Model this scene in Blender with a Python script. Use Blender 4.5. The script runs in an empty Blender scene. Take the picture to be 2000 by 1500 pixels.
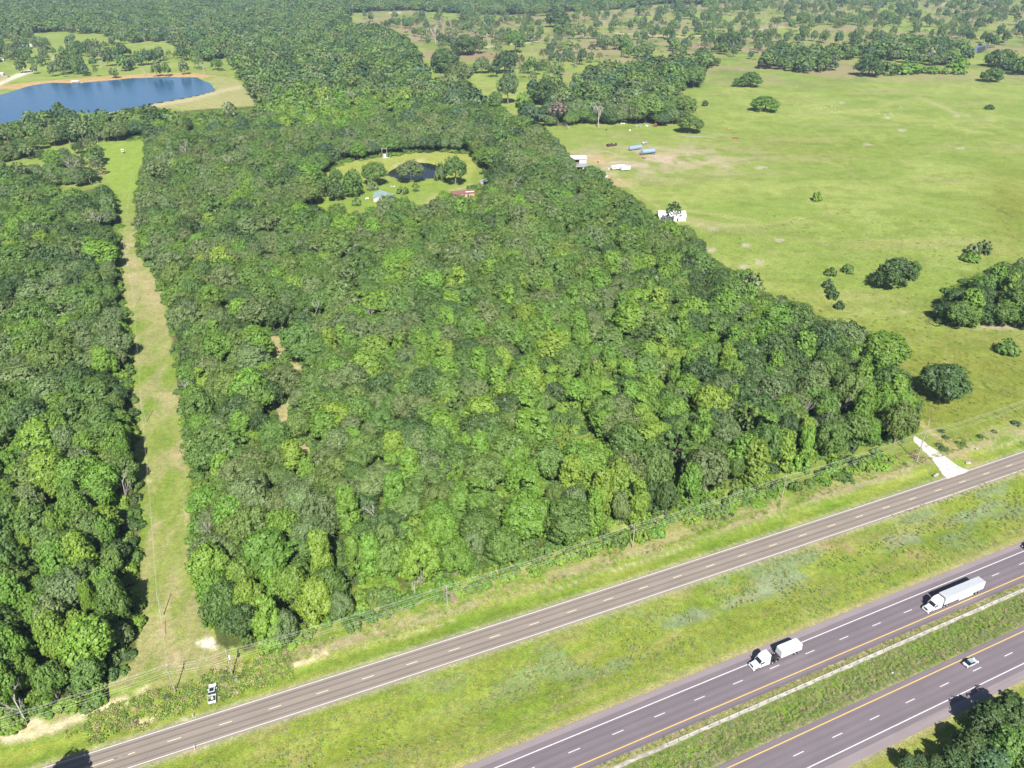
import bpy, math, random
import numpy as np
from mathutils import Vector, Matrix

S = bpy.context.scene
COL = S.collection
# ------------------------------------------------------------------ camera
FPX, PITCH, ROLL, CAMH = 1513.32, math.radians(29.8176), math.radians(-0.4031), 170.44
cam = bpy.data.cameras.new('camera'); camo = bpy.data.objects.new('camera', cam); COL.objects.link(camo)
cam.sensor_width = 36.0; cam.lens = FPX * 36.0 / 2000.0
cam.clip_start = 1.0; cam.clip_end = 30000.0
camo.matrix_world = Matrix.Translation((0, 0, CAMH)) @ Matrix.Rotation(math.pi / 2 - PITCH, 4, 'X') @ Matrix.Rotation(ROLL, 4, 'Z')
S.camera = camo
# ------------------------------------------------------------------ sky, sun, exposure
SUN_AZ, SUN_EL = math.radians(173.0), math.radians(45.5)      # azimuth clockwise from +Y
w = bpy.data.worlds.new('World'); S.world = w; w.use_nodes = True
nt = w.node_tree; nt.nodes.clear()
sky = nt.nodes.new('ShaderNodeTexSky'); sky.sky_type = 'NISHITA'; sky.sun_disc = False
sky.sun_elevation = SUN_EL; sky.sun_rotation = SUN_AZ; sky.altitude = 100; sky.dust_density = 0.6
bg = nt.nodes.new('ShaderNodeBackground'); bg.inputs['Strength'].default_value = 0.05
out = nt.nodes.new('ShaderNodeOutputWorld')
nt.links.new(sky.outputs[0], bg.inputs[0]); nt.links.new(bg.outputs[0], out.inputs[0])
sl = bpy.data.lights.new('sun', 'SUN'); sl.energy = 5.0; sl.angle = math.radians(0.53); sl.color = (1.0, 0.955, 0.885)
so = bpy.data.objects.new('sun', sl); COL.objects.link(so)
sd = Vector((math.sin(SUN_AZ) * math.cos(SUN_EL), math.cos(SUN_AZ) * math.cos(SUN_EL), math.sin(SUN_EL)))
so.rotation_euler = sd.to_track_quat('Z', 'Y').to_euler(); so.location = (0, 0, 160)
S.view_settings.view_transform = 'Standard'; S.view_settings.look = 'None'
S.view_settings.gamma = 1.0; S.view_settings.use_curve_mapping = False
S.view_settings.exposure = 1.0
S.cycles.max_bounces = 6; S.cycles.diffuse_bounces = 3; S.cycles.glossy_bounces = 2
S.cycles.transmission_bounces = 3; S.cycles.transparent_max_bounces = 4; S.cycles.volume_bounces = 0
S.cycles.use_denoising = True

rng = np.random.default_rng(7); R_ = random.Random(11)

# ------------------------------------------------------------------ survey helpers: photo sight lines <-> places on the ground
def at(u, v, z=0.0):
    x = (u - 1000) / FPX; y = (750 - v) / FPX
    c, s = math.cos(ROLL), math.sin(ROLL); x, y = c * x + s * y, -s * x + c * y
    cp, sp = math.cos(PITCH), math.sin(PITCH)
    t = (z - CAMH) / (-sp + y * cp)
    return (x * t, (cp + y * sp) * t)
def prj(x, y, z=0.0):
    zz = z - CAMH; cp, sp = math.cos(PITCH), math.sin(PITCH)
    dep = y * cp - zz * sp; up = y * sp + zz * cp
    dep = np.maximum(dep, 1.0)
    X = x / dep; Y = up / dep; c, s = math.cos(ROLL), math.sin(ROLL)
    return 1000 + FPX * (c * X - s * Y), 750 - FPX * (s * X + c * Y)
TH = math.radians(23.645); DX, DY = math.cos(TH), math.sin(TH); O0 = (47.942, 133.284)
def W(al, pe):                                   # along / across the highway -> world
    return (O0[0] + al * DX - pe * DY, O0[1] + al * DY + pe * DX)
def AP(x, y):
    qx, qy = x - O0[0], y - O0[1]
    return qx * DX + qy * DY, -qx * DY + qy * DX
def fr_pe(al):                                   # frontage road centreline
    a = np.asarray(al, float)
    return np.interp(a, [-2600, -400, -123, -87, -28, 20, 56, 93, 130, 167, 400, 2600],
                        [100, 50, 42.8, 41.8, 40.3, 39.4, 38.75, 38.15, 37.6, 37.4, 37.0, 37.0])

def hsh(i, j, k):
    h = (i * 374761393 + j * 668265263 + k * 2147483647 * 31) & 0xffffffff
    h = ((h ^ (h >> 13)) * 1274126177) & 0xffffffff
    return ((h ^ (h >> 16)) & 0xffff) / 65535.0
def vnoise(x, y, seed=0):
    xi = np.floor(x).astype(np.int64); yi = np.floor(y).astype(np.int64)
    fx = x - xi; fy = y - yi; fx = fx * fx * (3 - 2 * fx); fy = fy * fy * (3 - 2 * fy)
    a = hsh(xi, yi, seed); b = hsh(xi + 1, yi, seed); c = hsh(xi, yi + 1, seed); d = hsh(xi + 1, yi + 1, seed)
    return (a * (1 - fx) + b * fx) * (1 - fy) + (c * (1 - fx) + d * fx) * fy
def fbm(x, y, seed=0, o=4):
    t = 0; a = 0.5; n = 0
    for k in range(o):
        t = t + a * vnoise(x * 2 ** k + 17.3 * k, y * 2 ** k - 9.1 * k, seed + k); n += a; a *= 0.55
    return t / n
def inpoly(u, v, P):
    r = np.zeros(np.shape(u), bool); n = len(P); j = n - 1
    for i in range(n):
        x1, y1 = P[i]; x2, y2 = P[j]
        if y1 != y2:
            r ^= ((y1 > v) != (y2 > v)) & (u < (x2 - x1) * (v - y1) / (y2 - y1) + x1)
        j = i
    return r
def sst(a, b, x):
    t = np.clip((x - a) / (b - a), 0, 1); return t * t * (3 - 2 * t)

# ------------------------------------------------------------------ layout outlines (sight lines in the photograph)
LEFTWOOD = [(-900, 1560), (0, 1404), (60, 1388), (130, 1364), (195, 1326), (240, 1300), (262, 1270), (276, 1200), (270, 1130), (262, 1060),
            (272, 1000), (274, 940), (268, 870), (262, 800), (258, 740), (262, 660), (247, 620), (240, 560), (240, 500), (236, 450),
            (240, 405), (228, 372), (205, 352), (180, 366), (120, 372), (90, 347), (40, 342), (0, 332), (-900, 330)]
MAINWOOD = [(408, 1262), (470, 1264), (560, 1238), (700, 1188), (870, 1132), (1000, 1094), (1140, 1054), (1240, 1020), (1400, 974),
            (1530, 928), (1650, 893), (1766, 862), (1796, 830), (1800, 790), (1776, 760), (1745, 742), (1750, 700), (1735, 684),
            (1690, 674), (1640, 652), (1570, 612), (1530, 592), (1480, 577), (1450, 542), (1400, 522), (1382, 492), (1345, 452),
            (1300, 446), (1255, 402), (1205, 372), (1160, 348), (1118, 320), (1098, 290), (1082, 264), (1048, 248), (1010, 234),
            (985, 216), (960, 206), (942, 190), (925, 165), (905, 150), (870, 152), (852, 158), (842, 140), (830, 112), (815, 88),
            (770, 62), (740, 48), (704, 50), (690, 28), (705, 18), (800, 15), (900, 22), (1000, 26), (1100, 23), (1250, 18), (1300, 10),
            (1400, 12), (1500, 6), (1700, 3), (2000, 4), (2900, 0), (2900, -90), (-900, -90), (-900, 50), (0, 62), (100, 46), (200, 52), (260, 70),
            (330, 68), (370, 95), (420, 112), (445, 100), (462, 118), (482, 150), (500, 178), (512, 206), (420, 210), (340, 216),
            (300, 200), (262, 206), (215, 220), (200, 240), (215, 262), (285, 264), (286, 300), (274, 335), (270, 380),
            (266, 430), (276, 490), (312, 540), (328, 600), (338, 690), (348, 780), (356, 830), (368, 920), (362, 1000), (374, 1130), (404, 1235)]
HOME = [(600, 440), (604, 405), (640, 372), (640, 335), (680, 312), (760, 302), (830, 293), (922, 297), (945, 325), (955, 352),
        (920, 366), (930, 386), (860, 398), (838, 402), (768, 410), (745, 412), (690, 422), (650, 412), (622, 425), (616, 448)]
GROVE = [(1045, 222), (1072, 212), (1090, 195), (1130, 170), (1150, 142), (1230, 132), (1300, 122), (1365, 116), (1400, 120), (1412, 132), (1382, 142),
         (1380, 172), (1338, 182), (1344, 196), (1360, 228), (1345, 246), (1290, 242), (1225, 240), (1190, 238), (1130, 238), (1110, 250), (1062, 240)]
GROVE2 = [(1035, 175), (1045, 160), (1110, 160), (1125, 185), (1090, 200), (1040, 200)]
HEDGE = [(1478, 130), (1520, 112), (1560, 102), (1640, 108), (1700, 98), (1740, 92), (1830, 88), (1900, 98), (1905, 112), (1900, 134), (1840, 138),
         (1800, 132), (1720, 122), (1640, 122), (1650, 146), (1560, 146), (1475, 134)]
HEDGE2 = [(1930, 122), (1960, 120), (2000, 136), (2300, 190), (2300, 205), (2000, 156), (1950, 146)]
EASTWOOD = [(1808, 640), (1835, 602), (1866, 566), (1905, 552), (1925, 545), (1965, 533), (2060, 540), (2200, 560), (2200, 640), (2050, 640), (1990, 650), (1900, 640), (1850, 642)]
LEFTBAND = [(-300, 285), (-300, 262), (0, 228), (60, 220), (90, 200), (135, 203), (165, 218), (215, 214), (300, 226), (300, 264), (200, 264), (100, 256), (0, 262)]
RIVERSAV = [(-900, 60), (60, 52), (260, 62), (420, 110), (460, 120), (480, 135), (400, 133), (200, 137), (50, 130), (-900, 150)]
LEFTSAV = [(-900, 250), (0, 236), (110, 222), (200, 224), (212, 262), (225, 300), (206, 352), (90, 350), (-900, 336)]
NESAV = [(700, 22), (1100, 24), (1250, 20), (1500, 8), (2000, 2), (2900, -4), (2900, 150), (2000, 122), (1905, 95), (1740, 90), (1560, 100), (1475, 128), (1420, 120),
         (1360, 112), (1230, 128), (1150, 138), (1120, 160), (1045, 158), (980, 125), (840, 80), (770, 55)]
MIDSAV = [(825, 75), (1000, 90), (1140, 140), (1120, 165), (1035, 170), (1010, 225), (945, 185), (920, 148), (850, 150)]
LAKE = [(-900, 330), (-300, 275), (0, 237), (60, 229), (120, 226), (190, 214), (300, 193), (380, 180), (424, 170), (429, 166), (415, 152), (395, 142), (340, 140),
        (260, 142), (160, 150), (105, 148), (60, 155), (30, 165), (0, 172), (-400, 215), (-900, 280)]
DAM = [(-300, 292), (0, 245), (60, 236), (122, 232), (190, 219), (300, 198), (345, 203), (420, 207), (500, 206), (515, 192), (500, 170), (470, 148),
       (440, 140), (418, 146), (432, 164), (424, 174), (380, 183), (300, 197), (190, 216), (100, 228), (0, 239), (-300, 275)]
SHORE = [(-300, 215), (0, 175), (60, 158), (160, 153), (300, 145), (400, 145), (430, 140), (380, 133), (300, 133), (180, 140), (60, 148), (-300, 190)]
POND = [(760, 337), (766, 331), (776, 325), (790, 320), (806, 316), (824, 314), (842, 315), (858, 320), (867, 327), (870, 335), (864, 342), (848, 346), (820, 347), (795, 345), (775, 342)]
FARPOND = [(1912, 106), (1918, 99), (1942, 100), (1940, 106), (1926, 114), (1916, 116)]
CREEK = [(1812, 642), (1850, 636), (1868, 626), (1900, 628), (1880, 645), (1850, 648), (1830, 650)]
STRIP = [(205, 268), (290, 262), (290, 310), (276, 340), (274, 395), (268, 440), (278, 498), (314, 548), (330, 610), (342, 700), (352, 790), (362, 850), (372, 930),
         (366, 1010), (378, 1140), (408, 1245), (440, 1262), (430, 1350), (230, 1330), (200, 1330), (255, 1280), (268, 1140), (268, 1060), (262, 900), (262, 780), (256, 660), (238, 560),
         (236, 480), (238, 410), (226, 370), (212, 330)]
GAPS = [((535, 657), 25, 12), ((543, 682), 17, 12), ((578, 711), 13, 10), ((552, 800), 15, 25), ((563, 778), 10, 12), ((587, 875), 17, 18), ((905, 1020), 12, 8), ((1095, 830), 34, 26), ((645, 1060), 16, 10), ((480, 1085), 10, 9),
        ((392, 232), 16, 8), ((710, 1155), 22, 22), ((890, 1030), 20, 12), ((1140, 860), 26, 18), ((972, 985), 14, 14), ((560, 1190), 14, 10), ((910, 386), 25, 15), ((944, 345), 16, 20)]
TAN_SPOT = [((258, 520), 16, 34), ((300, 545), 18, 14), ((318, 765), 18, 22), ((352, 890), 13, 34), ((362, 985), 10, 26), ((300, 575), 12, 12), ((330, 1120), 16, 30), ((255, 470), 10, 22),
            ((312, 1230), 9, 16), ((345, 1280), 18, 26), ((292, 1020), 8, 20), ((287, 930), 6, 30)]

SEA = [0]
def ell(u, v, c, a, b):
    return ((u - c[0]) / a) ** 2 + ((v - c[1]) / b) ** 2
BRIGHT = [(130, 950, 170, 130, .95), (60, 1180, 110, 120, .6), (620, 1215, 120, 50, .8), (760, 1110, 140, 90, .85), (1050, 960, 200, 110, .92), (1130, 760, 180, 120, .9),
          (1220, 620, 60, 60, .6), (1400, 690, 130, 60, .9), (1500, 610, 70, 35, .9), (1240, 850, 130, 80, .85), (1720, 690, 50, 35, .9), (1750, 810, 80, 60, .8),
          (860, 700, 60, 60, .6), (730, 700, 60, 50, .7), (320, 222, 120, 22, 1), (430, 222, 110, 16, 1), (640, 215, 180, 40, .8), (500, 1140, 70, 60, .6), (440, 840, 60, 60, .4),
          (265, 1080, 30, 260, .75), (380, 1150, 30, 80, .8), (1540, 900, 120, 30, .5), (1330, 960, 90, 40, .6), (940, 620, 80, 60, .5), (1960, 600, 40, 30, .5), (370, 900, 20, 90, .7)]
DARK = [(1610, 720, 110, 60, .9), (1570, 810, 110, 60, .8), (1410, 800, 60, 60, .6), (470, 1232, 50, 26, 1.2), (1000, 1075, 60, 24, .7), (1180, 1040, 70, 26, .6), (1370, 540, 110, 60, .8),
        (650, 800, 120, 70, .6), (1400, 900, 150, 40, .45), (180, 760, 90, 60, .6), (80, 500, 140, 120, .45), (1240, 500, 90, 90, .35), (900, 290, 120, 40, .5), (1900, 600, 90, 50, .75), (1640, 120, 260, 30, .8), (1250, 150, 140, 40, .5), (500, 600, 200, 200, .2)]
def field(L, u, v):
    t = np.zeros(np.shape(u))
    for (a, b, p, q, k) in L: t = np.maximum(t, k * np.exp(-ell(u, v, (a, b), p, q)))
    return t

# ------------------------------------------------------------------ object helpers
def link(o, parent=None):
    COL.objects.link(o)
    if parent is not None: o.parent = parent
    return o
def tag(o, label=None, cat=None, group=None, kind=None):
    if label: o['label'] = label
    if cat: o['category'] = cat
    if group: o['group'] = group
    if kind: o['kind'] = kind
    return o
def empty(name, loc, rz=0.0, label=None, cat=None, group=None):
    o = bpy.data.objects.new(name, None); o.empty_display_size = 1.0
    o.location = (loc[0], loc[1], loc[2] if len(loc) > 2 else 0.0); o.rotation_euler = (0, 0, rz)
    link(o); return tag(o, label, cat, group)
class MB:
    def __init__(s): s.v = []; s.f = []
    def add(s, vs, fs):
        b = len(s.v); s.v += [tuple(p) for p in vs]; s.f += [tuple(b + i for i in f) for f in fs]; return s
    def box(s, c, d, rz=0.0, top=(1, 1), sh=(0, 0)):           # top = taper of the upper face, sh = its shift
        cx, cy, cz = c; x, y, z = d[0] / 2, d[1] / 2, d[2] / 2; cr, sr = math.cos(rz), math.sin(rz); vs = []
        for k, (t0, t1, o0, o1) in ((-1, (1, 1, 0, 0)), (1, (top[0], top[1], sh[0], sh[1]))):
            for (a, b) in ((-1, -1), (1, -1), (1, 1), (-1, 1)):
                px, py = a * x * t0 + o0, b * y * t1 + o1
                vs.append((cx + px * cr - py * sr, cy + px * sr + py * cr, cz + k * z))
        return s.add(vs, [(3, 2, 1, 0), (4, 5, 6, 7), (0, 1, 5, 4), (1, 2, 6, 5), (2, 3, 7, 6), (3, 0, 4, 7)])
    def prism(s, prof, y0, y1, ins=0.0):                       # profile in x-z, extruded along y; ins narrows the higher points
        n = len(prof); zs = [p[1] for p in prof]; zm, zM = min(zs), max(zs); vs = []
        for (yy, sg) in ((y0, 1), (y1, -1)):
            for (x, z) in prof: vs.append((x, yy + sg * ins * (z - zm) / max(zM - zm, 1e-6), z))
        return s.add(vs, [tuple(range(n)), tuple(range(2 * n - 1, n - 1, -1))] + [(i, i + n, (i + 1) % n + n, (i + 1) % n) for i in range(n)])
    def tube(s, p, q, r0, r1=None, n=8):
        p = Vector(p); q = Vector(q); r1 = r0 if r1 is None else r1; d = (q - p)
        if d.length < 1e-6: return s
        d.normalize(); a = d.orthogonal().normalized(); b = d.cross(a); vs = []
        for (c, r) in ((p, r0), (q, r1)):
            for k in range(n):
                t = 2 * math.pi * k / n; vs.append(c + (a * math.cos(t) + b * math.sin(t)) * r)
        return s.add(vs, [(k, (k + 1) % n, (k + 1) % n + n, k + n) for k in range(n)] + [tuple(range(n - 1, -1, -1)), tuple(range(n, 2 * n))])
    def mesh(s, name):
        m = bpy.data.meshes.new(name); m.from_pydata(s.v, [], s.f); m.update(); return m
    def build(s, name, mat, parent=None, smooth=False, loc=None, bevel=0.0):
        m = s.mesh(name); m.materials.append(mat)
        if smooth: m.polygons.foreach_set('use_smooth', [True] * len(m.polygons))
        o = link(bpy.data.objects.new(name, m), parent)
        if loc: o.location = loc
        if bevel:
            b = o.modifiers.new('b', 'BEVEL'); b.width = bevel; b.segments = 2; b.limit_method = 'ANGLE'
        return o
def copy_tree(o, parent=None):
    c = o.copy(); COL.objects.link(c); c.parent = parent
    for ch in list(o.children): copy_tree(ch, c)
    return c

# ------------------------------------------------------------------ materials
def nodes(m):
    m.use_nodes = True; t = m.node_tree; b = t.nodes['Principled BSDF']; return t, b
MC = {}
def mat(name, col, rough=0.6, metal=0.0, var=0.08, scale=3.0, spec=0.5, bump=0.0):
    if name in MC: return MC[name]
    m = bpy.data.materials.new(name); t, b = nodes(m)
    tc = t.nodes.new('ShaderNodeTexCoord'); n = t.nodes.new('ShaderNodeTexNoise'); n.inputs['Scale'].default_value = scale; n.inputs['Detail'].default_value = 4
    t.links.new(tc.outputs['Object'], n.inputs['Vector'])
    mr = t.nodes.new('ShaderNodeMapRange'); mr.inputs['To Min'].default_value = 1 - var * 2; mr.inputs['To Max'].default_value = 1 + var * 2
    mr.inputs['From Min'].default_value = .25; mr.inputs['From Max'].default_value = .75
    t.links.new(n.outputs[0], mr.inputs['Value'])
    mx = t.nodes.new('ShaderNodeVectorMath'); mx.operation = 'SCALE'; mx.inputs[0].default_value = col[:3]
    t.links.new(mr.outputs[0], mx.inputs['Scale']); t.links.new(mx.outputs[0], b.inputs['Base Color'])
    b.inputs['Roughness'].default_value = rough; b.inputs['Metallic'].default_value = metal; b.inputs['Specular IOR Level'].default_value = spec
    if bump:
        bp = t.nodes.new('ShaderNodeBump'); bp.inputs['Strength'].default_value = bump; t.links.new(n.outputs[0], bp.inputs['Height']); t.links.new(bp.outputs[0], b.inputs['Normal'])
    MC[name] = m; return m
def leaf_mat(name, attr_scale=1.0):
    m = bpy.data.materials.new(name); m.use_nodes = True; t = m.node_tree; t.nodes.clear()
    o = t.nodes.new('ShaderNodeOutputMaterial'); a = t.nodes.new('ShaderNodeAttribute'); a.attribute_type = 'INSTANCER'; a.attribute_name = 'tint'
    lf = t.nodes.new('ShaderNodeAttribute'); lf.attribute_type = 'GEOMETRY'; lf.attribute_name = 'leaf'
    mr = t.nodes.new('ShaderNodeMapRange'); mr.inputs['To Min'].default_value = .62; mr.inputs['To Max'].default_value = 1.42
    t.links.new(lf.outputs['Fac'], mr.inputs['Value'])
    sc = t.nodes.new('ShaderNodeVectorMath'); sc.operation = 'SCALE'; t.links.new(a.outputs['Color'], sc.inputs[0]); t.links.new(mr.outputs[0], sc.inputs['Scale'])
    df = t.nodes.new('ShaderNodeBsdfDiffuse'); tr = t.nodes.new('ShaderNodeBsdfTranslucent'); gl = t.nodes.new('ShaderNodeBsdfGlossy')
    gl.inputs['Roughness'].default_value = .55; gl.inputs['Color'].default_value = (.9, .95, 1, 1)
    t.links.new(sc.outputs[0], df.inputs['Color'])
    yl = t.nodes.new('ShaderNodeVectorMath'); yl.operation = 'MULTIPLY'; yl.inputs[1].default_value = (1.5, 1.25, .6); t.links.new(sc.outputs[0], yl.inputs[0]); t.links.new(yl.outputs[0], tr.inputs['Color'])
    m1 = t.nodes.new('ShaderNodeMixShader'); m1.inputs[0].default_value = .22; t.links.new(df.outputs[0], m1.inputs[1]); t.links.new(tr.outputs[0], m1.inputs[2])
    m2 = t.nodes.new('ShaderNodeMixShader'); m2.inputs[0].default_value = .03; t.links.new(m1.outputs[0], m2.inputs[1]); t.links.new(gl.outputs[0], m2.inputs[2])
    t.links.new(m2.outputs[0], o.inputs['Surface']); return m
M_LEAF = leaf_mat('leaves')
M_BARK = mat('bark', (.17, .145, .12), .9, var=.2, scale=2)
M_DEAD = mat('dead_wood', (.34, .31, .29), .9, var=.15, scale=2)
M_WHITE = mat('white_paint', (.64, .65, .66), .3, var=.015)
M_WROOF = mat('white_sheet_metal', (.74, .74, .74), .45, var=.04)
M_TYRE = mat('tyre_rubber', (.02, .02, .022), .85)
M_RIM = mat('wheel_metal', (.55, .56, .58), .3, .6)
M_GLASS = mat('dark_glass', (.015, .02, .03), .08, var=.0, spec=.8)
M_BLACK = mat('black_plastic', (.022, .022, .025), .5)
M_STEEL = mat('steel', (.35, .36, .38), .4, .7)
M_SILVER = mat('silver_paint', (.50, .56, .62), .3, .15, var=.02)
M_LAMP = mat('lamp_lens', (.7, .7, .68), .15)
M_REDL = mat('tail_lens', (.4, .02, .02), .2)
M_POLE = mat('weathered_pole', (.30, .27, .24), .85, var=.15, scale=1.5)
M_WIRE = mat('wire_metal', (.62, .63, .62), .4)
M_CONC = mat('concrete', (.34, .32, .30), .85, var=.12, scale=1.2)

# ------------------------------------------------------------------ ground colour
def lerp(a, b, t):
    return a + (np.asarray(b) - a) * np.asarray(t)[..., None]
def near_seg(u, v, pts, wd):
    best = np.full(np.shape(u), 1e9)
    for (a, b), (c, d) in zip(pts[:-1], pts[1:]):
        L = (c - a) ** 2 + (d - b) ** 2; t = np.clip(((u - a) * (c - a) + (v - b) * (d - b)) / L, 0, 1)
        best = np.minimum(best, np.hypot(u - a - t * (c - a), v - b - t * (d - b)))
    return np.exp(-(best / wd) ** 2)
def ground_color(x, y):
    al, pe = AP(x, y)
    wx = (fbm(x / 5, y / 5, 71) - .5); wy = (fbm(x / 5, y / 5, 72) - .5)
    u, v = prj(x + wx * 7, y + wy * 7, 0.0); u0, v0 = prj(x, y, 0.0)
    ok = (y > 60)
    n1 = fbm(x / 60, y / 60, 1); n2 = fbm(x / 14, y / 14, 2); n3 = fbm(x / 4, y / 4, 3, 3); ns = fbm(al / 30, pe / 2.2, 5); ns2 = fbm(al / 9, pe / 1.6, 6)
    ne = fbm(x / 90, y / 24, 9)
    far = sst(500, 1400, np.hypot(x, y))
    c = np.zeros(np.shape(x) + (3,)) + np.array([.175, .232, .05])
    # pasture
    c = lerp(c, [.235, .275, .075], sst(.42, .7, n1) * .8)
    c = lerp(c, [.135, .185, .03], sst(.5, .72, n2) * .55)
    c = lerp(c, [.25, .24, .10], sst(.55, .75, ne) * .5)
    olive = np.clip(field([(1800, 760, 330, 110, 1.), (1560, 640, 90, 60, .8), (1980, 420, 60, 80, .8), (1500, 300, 260, 26, .35), (1700, 800, 200, 60, .6)], u0, v0), 0, 1)
    c = lerp(c, [.150, .165, .022], olive * (.72 + .28 * sst(.35, .65, n2)))
    c = lerp(c, [.10, .13, .02], olive * sst(.56, .72, n3) * .6)
    c = lerp(c, [.30, .27, .16], field([(1270, 318, 190, 30, 1.6), (1180, 335, 70, 22, 1.2), (1420, 330, 34, 6, 1.2), (1370, 327, 70, 8, 1), (1345, 445, 60, 7, .8), (1420, 452, 90, 5, .6)], u, v) * sst(.3, .6, n2))
    c = lerp(c, [.36, .26, .15], field([(1170, 315, 26, 10, 1), (1140, 345, 18, 14, .9), (1215, 358, 20, 12, .8)], u, v) * sst(.25, .5, n3))
    for (a, b, p, q) in [(1460, 486, 9, 4), (1527, 477, 9, 4), (1392, 493, 12, 4), (1456, 527, 10, 4), (1488, 519, 9, 4), (1398, 455, 10, 4), (1700, 292, 9, 3), (1742, 240, 6, 2), (1768, 265, 9, 2), (1882, 302, 10, 2), (1875, 239, 8, 2), (1650, 210, 6, 2), (1490, 334, 14, 2)]:
        c = lerp(c, [.36, .31, .26], sst(1.3, .6, ell(u0 + wx * 6, v0 + wy * 3, (a, b), p, q)) * .8)
    trk = near_seg(u0, v0, [(1345, 430), (1420, 445), (1500, 447), (1580, 434)], 3.5) * .45 + near_seg(u0, v0, [(1200, 345), (1260, 385), (1330, 440)], 3) * .5 + near_seg(u0, v0, [(1345, 437), (1440, 460), (1560, 452), (1640, 420)], 3) * .35 + near_seg(u0, v0, [(1560, 230), (1700, 225), (1800, 200)], 3) * .3 + near_seg(u0, v0, [(1320, 385), (1345, 415), (1400, 425), (1480, 437)], 3) * .4 + near_seg(u0, v0, [(1800, 200), (1880, 235), (1950, 250)], 4) * .5 \
        + near_seg(u0, v0, [(1775, 670), (1772, 720), (1745, 790)], 2.5) * .35 + near_seg(u0, v0, [(1850, 690), (1840, 740), (1880, 680)], 2.5) * .3 + near_seg(u0, v0, [(1580, 405), (1640, 372), (1790, 384)], 3) * .15
    c = lerp(c, [.33, .30, .15], np.clip(trk, 0, 1))
    trail = near_seg(u, v, [(1340, 180), (1400, 260), (1480, 300), (1640, 330), (1760, 400), (1990, 470)], 2.2) + near_seg(u, v, [(1480, 190), (1560, 240), (1650, 300), (1700, 420), (1690, 520)], 2.0) + near_seg(u, v, [(1990, 200), (1860, 300), (1700, 360), (1600, 400)], 2.0) + near_seg(u, v, [(1400, 520), (1520, 500), (1700, 510), (1900, 540)], 2.4)
    c = lerp(c, [.29, .27, .13], np.clip(trail, 0, 1) * .32)
    c = lerp(c, [.12, .165, .03], sst(.56, .68, fbm(x / 22, y / 9, 24)) * .4 * (u0 > 1150))
    # north-east tan savanna
    sav = sst(185, 150, v0 + 10 * (n1 - .5)) * sst(690, 740, u0)
    c = lerp(c, [.235, .195, .115], sav * sst(.36, .58, fbm(x / 120, y / 120, 21)) * .85)
    c = lerp(c, [.23, .155, .105], np.clip(field([(960, 110, 60, 10, 1), (1010, 120, 50, 8, .9), (1390, 98, 60, 12, .9), (880, 100, 40, 8, .8), (900, 52, 120, 16, .7), (1120, 50, 50, 14, .7), (780, 40, 60, 12, .6)], u, v), 0, 1) * .85)
    c = lerp(c, [.12, .17, .04], sav * sst(.55, .68, fbm(x / 45, y / 45, 22)) * .8)
    c = lerp(c, [.42, .36, .25], near_seg(u0, v0, [(770, 22), (790, 22)], 2) * .8 + near_seg(u0, v0, [(955, 92), (1000, 86), (1060, 82)], 1.6) * .8 + near_seg(u0, v0, [(1210, 68), (1330, 76), (1400, 74), (1540, 60)], 1.4) * .6 + near_seg(u0, v0, [(1840, 22), (1890, 12), (1915, 4)], 1.5) * .7)
    # weedy far verge, right of driveway
    # lake surroundings
    c = lerp(c, [.30, .26, .14], inpoly(u, v, DAM) * .55)
    c = lerp(c, [.40, .33, .22], near_seg(u0, v0, [(0, 243), (122, 231), (300, 197), (380, 186), (440, 170), (480, 162)], 3.5) * .8)
    c = lerp(c, [.42, .25, .13], (inpoly(u0, v0, SHORE) & (v0 < 160)) * .75 * sst(.2, .5, n2 + .15))
    c = lerp(c, [.62, .56, .48], np.clip(near_seg(u0, v0, [(-200, 190), (0, 153), (35, 137), (72, 124)], 3.5), 0, 1) * .95)
    c = lerp(c, [.36, .26, .17], field([(8, 140, 16, 7, .9), (-40, 160, 40, 12, .9)], u, v))
    c = lerp(c, [.36, .31, .2], near_seg(u0, v0, [(150, 205), (190, 222), (300, 196)], .1))
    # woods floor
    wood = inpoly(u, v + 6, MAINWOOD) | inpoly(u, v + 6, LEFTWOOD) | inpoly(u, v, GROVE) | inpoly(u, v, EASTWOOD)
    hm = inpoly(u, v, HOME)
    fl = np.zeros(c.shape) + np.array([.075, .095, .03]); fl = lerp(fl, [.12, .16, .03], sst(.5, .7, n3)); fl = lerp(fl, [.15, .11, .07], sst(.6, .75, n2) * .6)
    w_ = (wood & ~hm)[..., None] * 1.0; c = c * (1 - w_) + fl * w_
    c = lerp(c, [.16, .235, .035], (hm * (.5 + .5 * sst(430, 330, v0)) * .9))
    c = lerp(c, [.25, .27, .07], hm * sst(365, 330, v0) * .8)
    c = lerp(c, [.36, .30, .18], np.clip(near_seg(u0, v0, [(838, 396), (845, 386), (870, 376), (905, 366), (940, 356)], 2.5) + near_seg(u0, v0, [(776, 322), (800, 314), (835, 309)], 3), 0, 1) * .75)
    c = lerp(c, [.20, .26, .05], near_seg(u0, v0, [(616, 445), (604, 415), (622, 392), (640, 375)], 6) * .8)
    for (cc, a, b) in GAPS[:6]: c = lerp(c, [.30, .27, .13], sst(1.6, .8, ell(u, v, cc, a, b)) * .95)
    for (cc, a, b) in GAPS[6:]: c = lerp(c, [.16, .2, .04], sst(1.6, .8, ell(u, v, cc, a, b)) * .8)
    # mown power-line strip
    st = inpoly(u0 + wx * 5, v0 + wy * 5, STRIP)
    sc = np.zeros(c.shape) + np.array([.185, .225, .055]); sc = lerp(sc, [.14, .205, .03], sst(.4, .65, n2)); sc = lerp(sc, [.19, .27, .045], sst(420, 330, v0) * .8)
    sc = lerp(sc, [.30, .255, .14], sst(.42, .60, fbm(x / 7, y / 22, 41)) * .55 * sst(380, 470, v0))
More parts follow.
